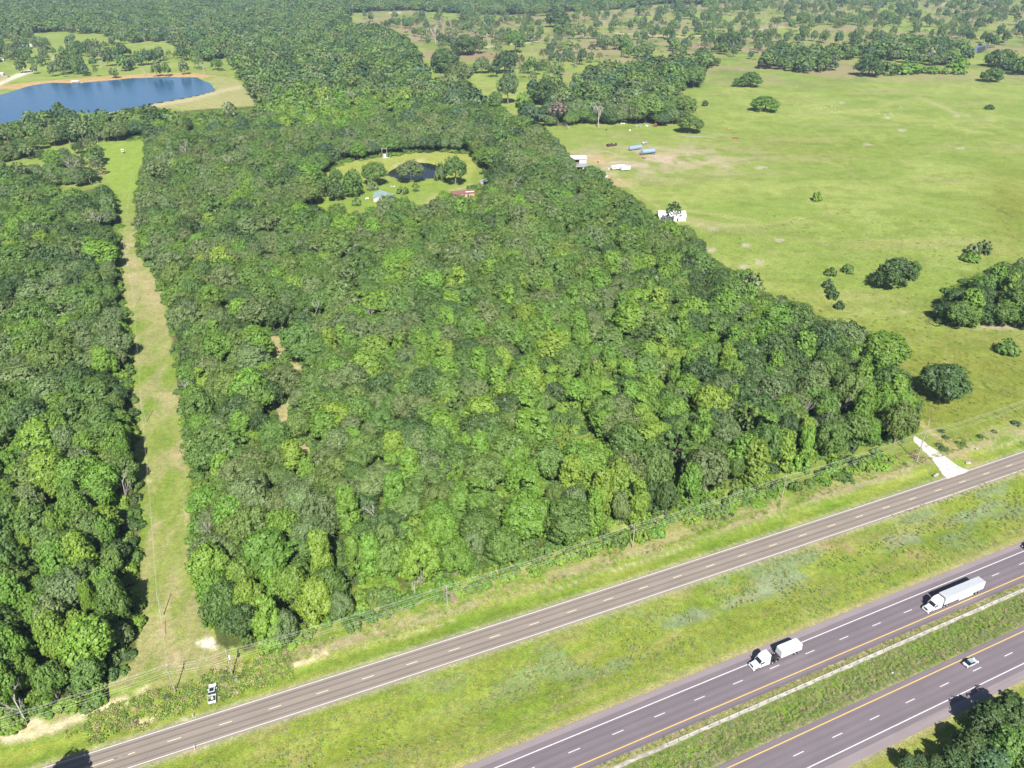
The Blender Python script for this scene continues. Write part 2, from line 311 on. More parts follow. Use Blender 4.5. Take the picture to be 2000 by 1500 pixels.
    tn = np.zeros(np.shape(u))
    for (cc, a, b) in TAN_SPOT: tn = np.maximum(tn, np.exp(-ell(u, v, cc, a * 1.2, b * 1.2)))
    sc = lerp(sc, [.36, .29, .18], tn * .8 * (.35 + .65 * sst(.4, .6, n3)))
    sc = lerp(sc, [.15, .2, .06], near_seg(u0, v0, [(300, 640), (310, 780), (322, 900)], 8) * .3)
    m_ = st[..., None] * 1.0; c = c * (1 - m_) + sc * m_
    # left savanna bare spots
    c = lerp(c, [.37, .27, .17], field([(145, 340, 26, 8, .9), (200, 325, 10, 6, .8), (50, 365, 30, 4, .6)], u, v))
    # roadside corridor
    fp = fr_pe(al); q = pe - fp
    cor = (q < 21.0 + 2.2 * (n2 - .5)) & (pe > -60) & ok
    verge = np.zeros(c.shape) + np.array([.15, .215, .032])
    verge = lerp(verge, [.205, .245, .045], sst(.4, .65, ns))
    verge = lerp(verge, [.11, .19, .02], sst(.5, .7, n2) * .6)
    # dry band along the pole line
    dry = np.exp(-((q - 14.2 - 2 * (n1 - .5)) / 2.6) ** 2) * sst(.36, .56, ns2) * sst(-130, -100, al)
    verge = lerp(verge, [.30, .25, .16], dry * .9)
    verge = lerp(verge, [.28, .25, .12], sst(15, 17, q) * sst(.4, .6, n3) * .6)
    verge = lerp(verge, [.36, .31, .2], np.exp(-((q - 10.3) / .5) ** 2) * sst(.45, .6, fbm(al / 14, pe / 3, 51)) * .7 * (al > -112))
    # sandy washes at the lower left
    sand = np.clip(near_seg(u0, v0, [(-60, 1428), (0, 1420), (60, 1398), (90, 1412), (140, 1390), (200, 1370), (236, 1356)], 9) * 1.2 + near_seg(u0, v0, [(0, 1432), (50, 1424), (72, 1416)], 7) + near_seg(u0, v0, [(226, 1400), (270, 1398), (300, 1388), (322, 1384)], 4)
                   + near_seg(u0, v0, [(500, 1314), (560, 1296), (630, 1270)], 3.5) + near_seg(u0, v0, [(255, 1345), (282, 1332)], 4) + near_seg(u0, v0, [(345, 1396), (362, 1396)], 4), 0, 1)
    verge = lerp(verge, [.50, .42, .28], sand * sst(.27, .41, .5 * ns2 + .5 * n3 + .02))
    c_white = np.exp(-ell(u, v, (393, 1249), 17, 9) ** 2)
    mead = np.zeros(c.shape) + np.array([.155, .205, .028])
    mead = lerp(mead, [.185, .222, .042], sst(.4, .62, ns))
    mead = lerp(mead, [.12, .19, .022], sst(.5, .7, n2) * .7)
    mead = lerp(mead, [.155, .20, .125], sst(.50, .68, fbm(al / 16, pe / 6, 61)) * np.exp(-((pe - 25) / 11) ** 2) * .9 * sst(-60, 30, al + 25))
    mead = lerp(mead, [.155, .20, .125], np.clip(field([(1500, 1140, 90, 22, .8), (1420, 1135, 60, 12, .6), (1840, 1030, 80, 12, .6), (870, 1330, 90, 14, .5), (1250, 1210, 90, 16, .4)], u, v), 0, 1) * sst(.35, .6, n3))
    mead = lerp(mead, [.26, .20, .12], sst(.56, .7, fbm(al / 20, pe / 4, 62)) * .35)
    mead = lerp(mead, [.26, .19, .11], np.clip(field([(1640, 1075, 60, 12, .8), (1780, 1095, 60, 14, .7), (1494, 1216, 8, 6, 1.2), (385, 1452, 18, 8, 1.2), (500, 1450, 26, 16, .7), (560, 1480, 40, 14, .6)], u, v), 0, 1) * sst(.3, .55, n3))
    mead = lerp(mead, [.22, .24, .06], np.exp(-((np.sin(pe * 1.9 + 2 * n1)) / .5) ** 2) * .35)
    mead = lerp(mead, [.28, .25, .12], sst(9.4, 8.0, pe) * .85)
    isv = sst(-.3, .3, q)[..., None]
    cc_ = verge * isv + mead * (1 - isv)
    # edges of frontage asphalt
    cc_ = lerp(cc_, [.30, .27, .20], np.exp(-((np.abs(q) - 4.9) / .7) ** 2) * .7)
    # median
    med = np.zeros(c.shape) + np.array([.125, .165, .045]); med = lerp(med, [.105, .175, .02], sst(.42, .6, n2) * np.exp(-((pe + 11.6) / 2.0) ** 2)); med = lerp(med, [.205, .19, .13], sst(.4, .62, ns2) * .75 * sst(-12, -14.5, pe))
    med = lerp(med, [.29, .26, .17], sst(-8.6, -7.6, pe) * .85); med = lerp(med, [.26, .24, .13], sst(-16.2, -17.2, pe) * .6); med = lerp(med, [.06, .08, .02], sst(.62, .72, n3) * .4)
    im = ((pe < -4) & (pe > -20))[..., None] * 1.0; cc_ = cc_ * (1 - im) + med * im
    so_ = np.zeros(c.shape) + np.array([.19, .215, .045]); so_ = lerp(so_, [.13, .18, .03], sst(.4, .6, ns)); so_ = lerp(so_, [.28, .25, .13], sst(-32.2, -31, pe) * .7)
    is_ = ((pe < -26))[..., None] * 1.0; cc_ = cc_ * (1 - is_) + so_ * is_
    # bright dirt approach track and driveway borders
    cc_ = lerp(cc_, [.30, .25, .15], np.clip(near_seg(u0, v0, [(416, 1372), (424, 1330), (416, 1290), (402, 1262), (394, 1250)], 7) * sst(.3, .5, n3) * .9 + near_seg(u0, v0, [(445, 1345), (440, 1290)], 6) * .4, 0, 1))
    k = cor[..., None] * 1.0; c = c * (1 - k) + cc_ * k
    c = lerp(c, [.62, .57, .50], c_white * sst(.35, .5, n3))
    c = lerp(c, [.30, .22, .14], np.exp(-ell(u, v, (415, 1275), 22, 16)) * .5)
    # gravel-drive neighbour track
    c = lerp(c, [.31, .26, .13], np.clip(near_seg(u0, v0, [(1795, 836), (1830, 865), (1868, 893), (1908, 921)], 6), 0, 1) * .8)
    c = lerp(c, [.36, .30, .22], np.exp(-ell(u, v, (1975, 655), 60, 8)) * .0 + field([(1960, 652, 60, 5, 1), (2030, 648, 70, 9, 1), (1760, 618, 18, 3, .7), (1895, 648, 25, 3, .6)], u, v) * .9)
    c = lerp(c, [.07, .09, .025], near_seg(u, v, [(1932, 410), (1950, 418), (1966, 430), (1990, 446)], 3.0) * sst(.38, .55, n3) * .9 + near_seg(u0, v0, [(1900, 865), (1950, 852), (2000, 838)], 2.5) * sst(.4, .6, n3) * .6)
    # soften with distance
    c = np.clip(c, .01, .8)
    c[~ok] = [.16, .2, .045]
    return c

def ground_z(x, y):
    u, v = prj(x, y, 0.0); al, pe = AP(x, y); q = pe - fr_pe(al)
    z = -.07 + .22 * (fbm(x / 6, y / 6, 81, 3) - .5) + .8 * (fbm(x / 90, y / 90, 82, 3) - .5) * sst(200, 500, np.hypot(x, y))
    road = (np.abs(q) < 6) | ((pe > -8.6) & (pe < 9)) | ((pe < -16) & (pe > -33))
    z = np.where(road, -.06, np.minimum(z, -.02 + .1 * fbm(x / 3, y / 3, 83, 2) + .7 * sst(200, 500, np.hypot(x, y))))
    z = z - .5 * np.exp(-((pe + 13) / 2.2) ** 2) - .7 * np.exp(-((pe - 22) / 6) ** 2) * (q < -5) - .35 * np.exp(-((q - 9) / 2.2) ** 2) * (np.abs(q) < 20)
    inw = (y > 60) & (inpoly(u, v, LAKE) | inpoly(u, v, POND) | inpoly(u, v, FARPOND))
    z = np.where((y > 60) & (v < 660) & (np.hypot(x, y) > 400), np.maximum(z, -.05), z)
    dr = near_seg(u, v, [(1782, 862), (1810, 885), (1840, 915), (1870, 934), (1900, 934)], 24) > .3
    z = np.where(dr & (y > 60), -.07, z)
    return np.where(inw, -2.2, z)

def build_ground():
    a1 = np.linspace(-56, 56, 700); a0 = np.linspace(56, 304, 40)[1:-1]
    ang = np.radians(np.concatenate([a1, a0])); na = len(ang)
    r = [0.0, 25, 55]; q = 72.0
    while q < 9000: r.append(q); q *= 1.0075 if q < 3600 else 1.05
    r.append(12000.0); r = np.array(r[1:]); nr = len(r)
    Rr, A = np.meshgrid(r, ang, indexing='ij'); X = (Rr * np.sin(A)).ravel(); Y = (Rr * np.cos(A)).ravel()
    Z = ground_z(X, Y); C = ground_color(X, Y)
    X = np.append(X, 0); Y = np.append(Y, 0); Z = np.append(Z, -.07); C = np.vstack([C, [[.16, .2, .045]]])
    i = np.arange(nr - 1)[:, None] * na; j = np.arange(na)[None, :]; j2 = (j + 1) % na
    quads = np.stack([i + j, i + j2, i + na + j2, i + na + j], -1).reshape(-1, 4)[:, ::-1]
    tri = np.stack([np.full(na, nr * na), (np.arange(na) + 1) % na, np.arange(na)], -1)[:, ::-1][:, ::-1]
    m = bpy.data.meshes.new('ground'); nv = len(X); m.vertices.add(nv)
    m.vertices.foreach_set('co', np.stack([X, Y, Z], -1).ravel().astype(np.float32))
    nl = quads.size + tri.size; m.loops.add(nl); m.loops.foreach_set('vertex_index', np.concatenate([quads.ravel(), tri.ravel()]).astype(np.int32))
    m.polygons.add(len(quads) + len(tri)); ls = np.concatenate([np.arange(len(quads)) * 4, quads.size + np.arange(len(tri)) * 3]).astype(np.int32)
    m.polygons.foreach_set('loop_start', ls); m.polygons.foreach_set('use_smooth', np.ones(len(ls), bool))
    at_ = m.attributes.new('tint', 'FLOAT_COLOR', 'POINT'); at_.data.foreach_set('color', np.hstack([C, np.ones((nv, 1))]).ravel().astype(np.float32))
    m.update(calc_edges=True); m.validate()
    mt = bpy.data.materials.new('grass_and_soil'); t, b = nodes(mt)
    a = t.nodes.new('ShaderNodeAttribute'); a.attribute_name = 'tint'; tc = t.nodes.new('ShaderNodeTexCoord')
    fac = None
    for sc, lo, hi in ((2.6, .66, 1.34), (.55, .78, 1.22), (.12, .86, 1.14)):
        n = t.nodes.new('ShaderNodeTexNoise'); n.inputs['Scale'].default_value = sc; n.inputs['Detail'].default_value = 5; n.inputs['Roughness'].default_value = .62
        t.links.new(tc.outputs['Object'], n.inputs['Vector'])
        mr = t.nodes.new('ShaderNodeMapRange'); mr.inputs['From Min'].default_value = .3; mr.inputs['From Max'].default_value = .7; mr.inputs['To Min'].default_value = lo; mr.inputs['To Max'].default_value = hi
        t.links.new(n.outputs[0], mr.inputs['Value'])
        if fac is None: fac = mr.outputs[0]; hn = n
        else:
            mm = t.nodes.new('ShaderNodeMath'); mm.operation = 'MULTIPLY'; t.links.new(fac, mm.inputs[0]); t.links.new(mr.outputs[0], mm.inputs[1]); fac = mm.outputs[0]
    hn2 = t.nodes.new('ShaderNodeTexNoise'); hn2.inputs['Scale'].default_value = .9; hn2.inputs['Detail'].default_value = 3; t.links.new(tc.outputs['Object'], hn2.inputs['Vector'])
    hs = t.nodes.new('ShaderNodeMix'); hs.data_type = 'RGBA'; hs.blend_type = 'MULTIPLY'; hs.inputs[0].default_value = 1
    cr = t.nodes.new('ShaderNodeValToRGB'); cr.color_ramp.elements[0].color = (1.10, 1.01, .94, 1); cr.color_ramp.elements[1].color = (.90, 1.0, .98, 1); cr.color_ramp.elements[0].position = .35; cr.color_ramp.elements[1].position = .65
    t.links.new(hn2.outputs[0], cr.inputs[0]); t.links.new(a.outputs['Color'], hs.inputs[6]); t.links.new(cr.outputs[0], hs.inputs[7])
    sc = t.nodes.new('ShaderNodeVectorMath'); sc.operation = 'SCALE'; t.links.new(hs.outputs[2], sc.inputs[0]); t.links.new(fac, sc.inputs['Scale']); t.links.new(sc.outputs[0], b.inputs['Base Color'])
    b.inputs['Roughness'].default_value = .95; b.inputs['Specular IOR Level'].default_value = .1
    bp = t.nodes.new('ShaderNodeBump'); bp.inputs['Strength'].default_value = .55; bp.inputs['Distance'].default_value = .35; t.links.new(hn.outputs[0], bp.inputs['Height']); t.links.new(bp.outputs[0], b.inputs['Normal'])
    m.materials.append(mt); o = link(bpy.data.objects.new('ground', m)); tag(o, kind='structure'); return o
build_ground()

# ------------------------------------------------------------------ water
def poly_sheet(name, pts, z, m, kind='structure', dense=0):
    co = [at(*p) for p in pts]
    if dense:
        q = []
        for (a, b), (c, d) in zip(co, co[1:] + co[:1]):
            n = max(1, int(math.hypot(c - a, d - b) / dense))
            for k in range(n):
                t = k / n; px, py = a + (c - a) * t, b + (d - b) * t
                j = dense * .35; q.append((px + (float(vnoise(np.array(px / dense), np.array(py / dense), 3)) - .5) * j, py + (float(vnoise(np.array(px / dense), np.array(py / dense), 4)) - .5) * j))
        co = q
    import bmesh
    bm = bmesh.new(); vs = [bm.verts.new((x, y, z)) for x, y in co]; f = bm.faces.new(vs); bmesh.ops.triangulate(bm, faces=[f])
    me = bpy.data.meshes.new(name); bm.normal_update(); 
    for f in bm.faces:
        if f.normal.z < 0: f.normal_flip()
    bm.to_mesh(me); bm.free(); me.materials.append(m)
    return tag(link(bpy.data.objects.new(name, me)), kind=kind)
def water_mat(name, col, rough, bump, sc):
    m = bpy.data.materials.new(name); t, b = nodes(m); b.inputs['Base Color'].default_value = (*col, 1); b.inputs['Roughness'].default_value = rough; b.inputs['IOR'].default_value = 1.33
    tc = t.nodes.new('ShaderNodeTexCoord'); n = t.nodes.new('ShaderNodeTexNoise'); n.inputs['Scale'].default_value = sc; n.inputs['Detail'].default_value = 4
    mp = t.nodes.new('ShaderNodeMapping'); mp.inputs['Scale'].default_value = (1, .45, 1)
    t.links.new(tc.outputs['Object'], mp.inputs['Vector']); t.links.new(mp.outputs[0], n.inputs['Vector']); bp = t.nodes.new('ShaderNodeBump'); bp.inputs['Strength'].default_value = bump; bp.inputs['Distance'].default_value = .3
    t.links.new(n.outputs[0], bp.inputs['Height']); t.links.new(bp.outputs[0], b.inputs['Normal'])
    if 'pond' in name: b.inputs['Specular IOR Level'].default_value = .3
    return m
LAKEW = [(u, v) for (u, v) in LAKE]
poly_sheet('lake', LAKEW, -.35, water_mat('lake_water', (.010, .070, .175), .15, .8, .35), dense=12)
poly_sheet('pond', POND, -.5, water_mat('pond_water', (.010, .012, .016), .04, .012, .5), dense=5)
poly_sheet('far_pond', FARPOND, -.4, water_mat('far_pond_water', (.06, .06, .08), .08, .1, .3), dense=8)
poly_sheet('creek_pool', CREEK, .02, water_mat('creek_water', (.025, .018, .012), .1, .1, .6), dense=3)

# ------------------------------------------------------------------ roads
def road_mat(name, base, light, half, tracks, dark=.78):
    m = bpy.data.materials.new(name); t, b = nodes(m); uv = t.nodes.new('ShaderNodeUVMap'); uv.uv_map = 'road'
    sx = t.nodes.new('ShaderNodeSeparateXYZ'); t.links.new(uv.outputs[0], sx.inputs[0])
    def M(op, a, c=None):
        n = t.nodes.new('ShaderNodeMath'); n.operation = op
        for i, q in enumerate((a, c)):
            if q is None: continue
            if isinstance(q, (int, float)): n.inputs[i].default_value = q
            else: t.links.new(q, n.inputs[i])
        return n.outputs[0]
    tot = None
    for (c0, wd, amt) in tracks:
        e = M('MULTIPLY', M('POWER', 2.718, M('MULTIPLY', M('POWER', M('ABSOLUTE', M('DIVIDE', M('SUBTRACT', sx.outputs[1], c0), wd)), 2.0), -1.0)), amt)
        tot = e if tot is None else M('ADD', tot, e)
    mp = t.nodes.new('ShaderNodeMapping'); mp.inputs['Scale'].default_value = (.05, 1.6, 1); t.links.new(uv.outputs[0], mp.inputs['Vector'])
    ns = t.nodes.new('ShaderNodeTexNoise'); ns.inputs['Scale'].default_value = 1; ns.inputs['Detail'].default_value = 6; t.links.new(mp.outputs[0], ns.inputs['Vector'])
    nf = t.nodes.new('ShaderNodeTexNoise'); nf.inputs['Scale'].default_value = 5; nf.inputs['Detail'].default_value = 5; t.links.new(uv.outputs[0], nf.inputs['Vector'])
    nb = t.nodes.new('ShaderNodeTexNoise'); nb.inputs['Scale'].default_value = .12; nb.inputs['Detail'].default_value = 3; t.links.new(uv.outputs[0], nb.inputs['Vector'])
    f = M('MULTIPLY', tot, M('MULTIPLY', ns.outputs[0], 2.8))
    f = M('SUBTRACT', 1.0, f)
    f = M('MULTIPLY', f, M('ADD', .80, M('MULTIPLY', ns.outputs[0], .4))); f = M('MULTIPLY', f, M('ADD', .72, M('MULTIPLY', nf.outputs[0], .56))); f = M('MULTIPLY', f, M('ADD', .88, M('MULTIPLY', nb.outputs[0], .24)))
    mx = t.nodes.new('ShaderNodeMix'); mx.data_type = 'RGBA'; mx.inputs[6].default_value = (*base, 1); mx.inputs[7].default_value = (*light, 1)
    t.links.new(M('GREATER_THAN', M('MULTIPLY', sx.outputs[1], half[1]), half[0]), mx.inputs[0])
    sc = t.nodes.new('ShaderNodeVectorMath'); sc.operation = 'SCALE'; t.links.new(mx.outputs[2], sc.inputs[0]); t.links.new(f, sc.inputs['Scale']); t.links.new(sc.outputs[0], b.inputs['Base Color'])
    b.inputs['Roughness'].default_value = .85; b.inputs['Specular IOR Level'].default_value = .25
    bp = t.nodes.new('ShaderNodeBump'); bp.inputs['Strength'].default_value = .15; t.links.new(nf.outputs[0], bp.inputs['Height']); t.links.new(bp.outputs[0], b.inputs['Normal']); return m
def strip_mesh(name, cpe, lo, hi, a0, a1, step, z, m, parent=None, skirt=0.0, jit=0.0):
    als = np.arange(a0, a1 + .01, step); V = []; U = []
    for a in als:
        c = float(cpe(a)); j0 = jit * (float(vnoise(np.array(a / 1.3), np.array(.5), 31)) - .5); j1 = jit * (float(vnoise(np.array(a / 1.3), np.array(7.5), 32)) - .5)
        e = [lo + j0, hi + j1]
        for p in e:
            x, y = W(a, c + p); V.append((x, y, z)); U.append((a, p))
    F_ = [(2 * i, 2 * i + 2, 2 * i + 3, 2 * i + 1) for i in range(len(als) - 1)]
    nv = len(V)
    if skirt:
        for k in range(len(als)):
            for s_ in (0, 1):
                x, y, _ = V[2 * k + s_]; V.append((x, y, z - skirt)); U.append(U[2 * k + s_])
        for i in range(len(als) - 1):
            F_ += [(2 * i, nv + 2 * i, nv + 2 * i + 2, 2 * i + 2), (2 * i + 1, 2 * i + 3, nv + 2 * i + 3, nv + 2 * i + 1)]
    me = bpy.data.meshes.new(name); me.from_pydata(V, [], F_); uvl = me.uv_layers.new(name='road')
    li = np.zeros(len(me.loops), np.int32); me.loops.foreach_get('vertex_index', li); uvl.data.foreach_set('uv', np.array(U, np.float32)[li].ravel())
    me.materials.append(m); o = link(bpy.data.objects.new(name, me), parent); return o
M_LINEW = mat('white_road_paint', (.55, .53, .54), .7, var=.12, scale=4)
M_LINEY = mat('yellow_road_paint', (.62, .40, .10), .7, var=.12, scale=4)
M_LINEP = mat('pale_road_paint', (.60, .54, .38), .7, var=.15, scale=4)
zero = lambda a: 0.0
HW = ((.150, .127, .142), (.215, .182, .188))
m_up = road_mat('westbound_asphalt', *HW, (5.2, 1), [(2.8, .45, .13), (1.0, .45, .13), (-1.1, .45, .1), (-3.0, .45, .1), (1.9, .25, .08), (-5.3, .3, .15)])
m_lo = road_mat('eastbound_asphalt', *HW, (5.3, -1), [(-2.8, .6, .1), (-1.0, .45, .07), (1.1, .45, .07), (3.0, .45, .08)])
m_fr = road_mat('frontage_asphalt', (.228, .194, .168), (.228, .194, .168), (99, 1), [(2.9, .34, .26), (1.15, .34, .22), (-1.05, .34, .26), (-2.8, .34, .22), (1.95, .16, .12), (-1.9, .16, .12)])
rd1 = strip_mesh('westbound_road', zero, -5.75, 7.0, -420, 900, 1.0, 0.0, m_up, skirt=.2, jit=.16); tag(rd1, kind='structure')
LOC = -22.76
rd2 = strip_mesh('eastbound_road', lambda a: LOC, -7.45, 5.3, -420, 900, 1.0, 0.0, m_lo, skirt=.2, jit=.16); tag(rd2, kind='structure')
rd3 = strip_mesh('frontage_road', fr_pe, -4.4, 4.4, -420, 900, 1.0, 0.0, m_fr, skirt=.2, jit=.35); tag(rd3, kind='structure')
def edge(road, c, pe, m, a0=-400, a1=880, wd=.12, name='edge_line'): return strip_mesh(name, c, pe - wd, pe + wd, a0, a1, 4.0, .005, m, road)
edge(rd1, zero, 3.64, M_LINEW); edge(rd1, zero, -3.95, M_LINEY)
edge(rd2, lambda a: LOC, 3.9, M_LINEY); edge(rd2, lambda a: LOC, -3.8, M_LINEW)
edge(rd3, fr_pe, 3.95, M_LINEW, wd=.1); edge(rd3, fr_pe, -3.85, M_LINEW, wd=.1)
def dashes(road, cpe, phase, n0, n1, m, L=3.2, step=12.19, wd=.1, dpe=0.0):
    base = strip_mesh('lane_dash', lambda a: 0.0, -wd, wd, 0, L, L, 0, m, road)
    me = base.data
    for v_ in me.vertices:
        a, p = AP(v_.co.x, v_.co.y); v_.co.x, v_.co.y = a - L / 2, p
    me.update(); first = True
    for k in range(n0, n1):
        a = phase + k * step; o = base if first else base.copy()
        if not first: COL.objects.link(o); o.parent = road
        first = False; x, y = W(a, float(cpe(a)) + dpe); o.location = (x, y, .005)
        sl_ = float(fr_pe(a + 2) - fr_pe(a - 2)) / 4 if cpe is fr_pe else 0
        o.rotation_euler = (0, 0, TH + math.atan(sl_))
dashes(rd1, zero, 0.0, -4, 18, M_LINEW)
AL2 = AP(*at(1300 + 711 / 2.857, 975 + 1441 / 2.857))[0]
dashes(rd2, lambda a: LOC, AL2, -4, 16, M_LINEW)
dashes(rd3, fr_pe, -4.1, -11, 24, M_LINEP, step=12.1)
strip_mesh('centre_line', fr_pe, -.1, .1, -260, -134, 2.0, .005, M_LINEP, rd3)
# concrete mow strip with the cable barrier
cs = strip_mesh('concrete_mow_strip', lambda a: -7.95, -.42, .45, -420, 900, 1.0, -.02, mat('pale_concrete', (.32, .30, .265), .9, var=.25, scale=.6), skirt=.2, jit=.5); tag(cs, kind='structure')
cb = empty('cable_barrier', (*W(60, -8.0), 0), TH, 'steel cable barrier on short posts along the pale concrete strip in the highway median', 'cable barrier')
pm = MB().tube((0, 0, -.1), (0, 0, .85), .045, .045, 6).box((0, 0, .02), (.25, .25, .06)).build('post', M_STEEL, cb)
for i, a in enumerate(np.arange(-75, 112, 3.05)):
    o = pm if i == 0 else pm.copy()
    if i: COL.objects.link(o); o.parent = cb
    o.location = (a, 0, 0)
for z in (.5, .65, .8): MB().tube((-75, .07, z), (112, .07, z), .018, .018, 4).build('cable', M_WIRE, cb)

# gravel driveway, dirt tracks
DRIVE = [(1784, 862), (1800, 872), (1822, 888), (1845, 904), (1862, 918), (1876, 926), (1889, 931), (1886, 935), (1868, 941), (1848, 948), (1838, 938), (1828, 922), (1812, 902), (1795, 886), (1782, 872)]
mg = mat('white_gravel', (.46, .44, .415), .95, var=.16, scale=.9, bump=.5)
poly_sheet('gravel_driveway', DRIVE, .05, mg, dense=.9)

# ------------------------------------------------------------------ tree prototypes
def cards(P, N, size, rr, asp=.75):
    n = len(P); N = N / np.linalg.norm(N, axis=1, keepdims=True)
    up = rr.normal(size=(n, 3)); A = np.cross(N, up); A /= np.linalg.norm(A, axis=1, keepdims=True); B = np.cross(N, A)
    s = (size * rr.uniform(.6, 1.35, n))[:, None]; k = rr.uniform(-.25, .25, (n, 1)) * s
    v = np.stack([P - A * s, P - B * s * asp + N * k, P + A * s, P + B * s * asp + N * k], 1).reshape(-1, 3)
    f = np.arange(n * 4).reshape(n, 4); return v, f
def make_crown_mesh(name, seed, R, Hc, z0, lobes, per, size, lr=(.26, .42), top=1.0, jit=.55, droop=0.0, core=True, spike=0.0, column=False):
    """Crown of leaf clumps: lobes sit on a dome of radius R, height Hc, starting z0 above the ground."""
    rr = np.random.default_rng(seed); Vs = []; Fs = []; Lf = []; nv = 0
    squash = rr.uniform(.85, 1.15, 2); off = rr.normal(0, .12 * R, 2)
    for k in range(lobes):
        t = (k + .5) / lobes; ph = k * 2.39996 + rr.uniform(-.35, .35)
        cz = 1 - 1.25 * t ** top; sr = math.sqrt(max(0, 1 - min(1, abs(cz)) ** 2)); rad = rr.uniform(.72, 1.08)
        lrad = R * rr.uniform(*lr)
        c = np.array([math.cos(ph) * sr * rad * R * squash[0] * .8 + off[0] * cz, math.sin(ph) * sr * rad * R * squash[1] * .8 + off[1] * cz, z0 + Hc * (.40 + .52 * cz * rr.uniform(.82, 1.08)) - lrad * .2])
        if column:
            hz_ = rr.uniform(.04, 1) ** .9; pr_ = R * (1 - .55 * hz_ ** 2.2) * rr.uniform(.75, 1.0); c = np.array([math.cos(ph) * pr_ * .72 * squash[0], math.sin(ph) * pr_ * .72 * squash[1], z0 + Hc * hz_ * .92 + .3])
        n = int(per * rr.uniform(.75, 1.25) * (lrad / (R * .34)) ** 2); m_ = 9
        d = rr.normal(size=(n // m_ * 2 + 2, 3)); d /= np.linalg.norm(d, axis=1, keepdims=True)
        oc = c - np.array([0, 0, (z0 + Hc * .3) if not column else c[2] - .4 * R]); oc /= np.linalg.norm(oc) + 1e-6
        d = d[(d @ oc) > -.45][:max(2, n // m_)]
        rad_ = lrad * rr.uniform(.70, 1.18, (len(d), 1)); sc = np.array([1, 1, .85 + spike])
        C_ = np.repeat(c + d * rad_ * sc, m_, 0); g_ = rr.normal(size=C_.shape); g_ /= np.linalg.norm(g_, axis=1, keepdims=True)
        D_ = np.repeat(d, m_, 0); g_ = np.where(((g_ * D_).sum(1, keepdims=True) < -.3), -g_, g_)
        P = C_ + g_ * lrad * .30 * rr.uniform(.5, 1.15, (len(C_), 1))
        N = g_ * .9 + D_ * .9 + rr.normal(0, jit * .5, g_.shape) + np.array([0, 0, .35])
        v, f = cards(P, N, size, rr); Vs.append(v); Fs.append(f + nv); nv += len(v)
        lv = rr.uniform(.25, .75); Lf.append(np.clip(lv * .55 + .45 * rr.uniform(0, 1, len(f)) , 0, 1))
        if core:
            ic = np.array([(0, 0, 1), (1, 0, 0), (0, 1, 0), (-1, 0, 0), (0, -1, 0), (0, 0, -1)], float) * lrad * .66 + c
            tf = np.array([(0, 1, 2, 2), (0, 2, 3, 3), (0, 3, 4, 4), (0, 4, 1, 1), (5, 2, 1, 1), (5, 3, 2, 2), (5, 4, 3, 3), (5, 1, 4, 4)])
            Vs.append(ic); Fs.append(tf + nv); nv += 6; Lf.append(np.full(8, .3))
    V = np.vstack(Vs); F_ = np.vstack(Fs); L = np.concatenate(Lf)
    faces = [tuple(dict.fromkeys(map(int, f))) for f in F_]
    me = bpy.data.meshes.new(name); me.from_pydata(V.tolist(), [], faces); me.materials.append(M_LEAF)
    la = me.attributes.new('leaf', 'FLOAT', 'FACE'); la.data.foreach_set('value', L.astype(np.float32)); return me
def trunk_mesh(name, seed, h, r, spread, n=5, m=None):
    rr = random.Random(seed); b = MB(); lean = (rr.uniform(-.4, .4), rr.uniform(-.4, .4)); top = (lean[0], lean[1], h * .55)
    b.tube((0, 0, -.2), top, r * 1.25, r * .75, 7)
    for k in range(n):
        a = k * 2 * math.pi / n + rr.uniform(-.4, .4); z = h * rr.uniform(.38, .55); p = (lean[0] * z / (h * .55), lean[1] * z / (h * .55), z)
        q = (math.cos(a) * spread * .5, math.sin(a) * spread * .5, h * rr.uniform(.62, .8)); b.tube(p, q, r * .5, r * .25, 5)
        q2 = (math.cos(a + .4) * spread * .85, math.sin(a + .4) * spread * .85, h * rr.uniform(.75, .95)); b.tube(q, q2, r * .25, r * .08, 4)
    me = b.mesh(name); me.materials.append(m or M_BARK); return me
def dead_mesh(name, seed, h, spread, m=None):
    rr = random.Random(seed); b = MB()
    def br(p, d, L, r, lev):
        q = p + d * L; b.tube(p, q, r, r * .6, 5 if lev < 2 else 3)
        if lev >= 4: return
        for k in range(3 if lev < 3 else 2):
            nd = (d + Vector((rr.uniform(-1, 1), rr.uniform(-1, 1), rr.uniform(-.1, .6))) * (.75 if lev else spread)).normalized()
            br(p + d * L * rr.uniform(.55, 1), nd, L * rr.uniform(.5, .85), r * .58, lev + 1)
    br(Vector((0, 0, -.2)), Vector((rr.uniform(-.1, .1), rr.uniform(-.1, .1), 1)).normalized(), h * .38, h * .02, 0)
    me = b.mesh(name); me.materials.append(m or M_DEAD); return me
# kind: (R, H, crown mesh, trunk mesh); unit metric sizes, scaled per tree
PROTO = {}
def reg(kind, R, H, cm, tm): PROTO.setdefault(kind, []).append((R, H, cm, tm))
for i in range(6): reg('oak', 5.2, 11, make_crown_mesh('oak_crown', 100 + i, 5.2, 7.2, 3.4, 40, 300, .245, (.18, .40)), trunk_mesh('oak_trunk', 100 + i, 9.5, .3, 4.2))
for i in range(4): reg('gum', 4.4, 14, make_crown_mesh('gum_crown', 200 + i, 4.4, 11.5, 2.0, 46, 270, .285, (.2, .42), .9, jit=.7, spike=.3), trunk_mesh('gum_trunk', 200 + i, 12, .25, 3))
for i in range(4): reg('vine', 3.6, 14, make_crown_mesh('vine_crown', 250 + i, 3.6, 14.0, 0.0, 56, 230, .285, (.2, .42), jit=.6, spike=.35, column=True), trunk_mesh('vine_trunk', 250 + i, 11, .22, 1.6))
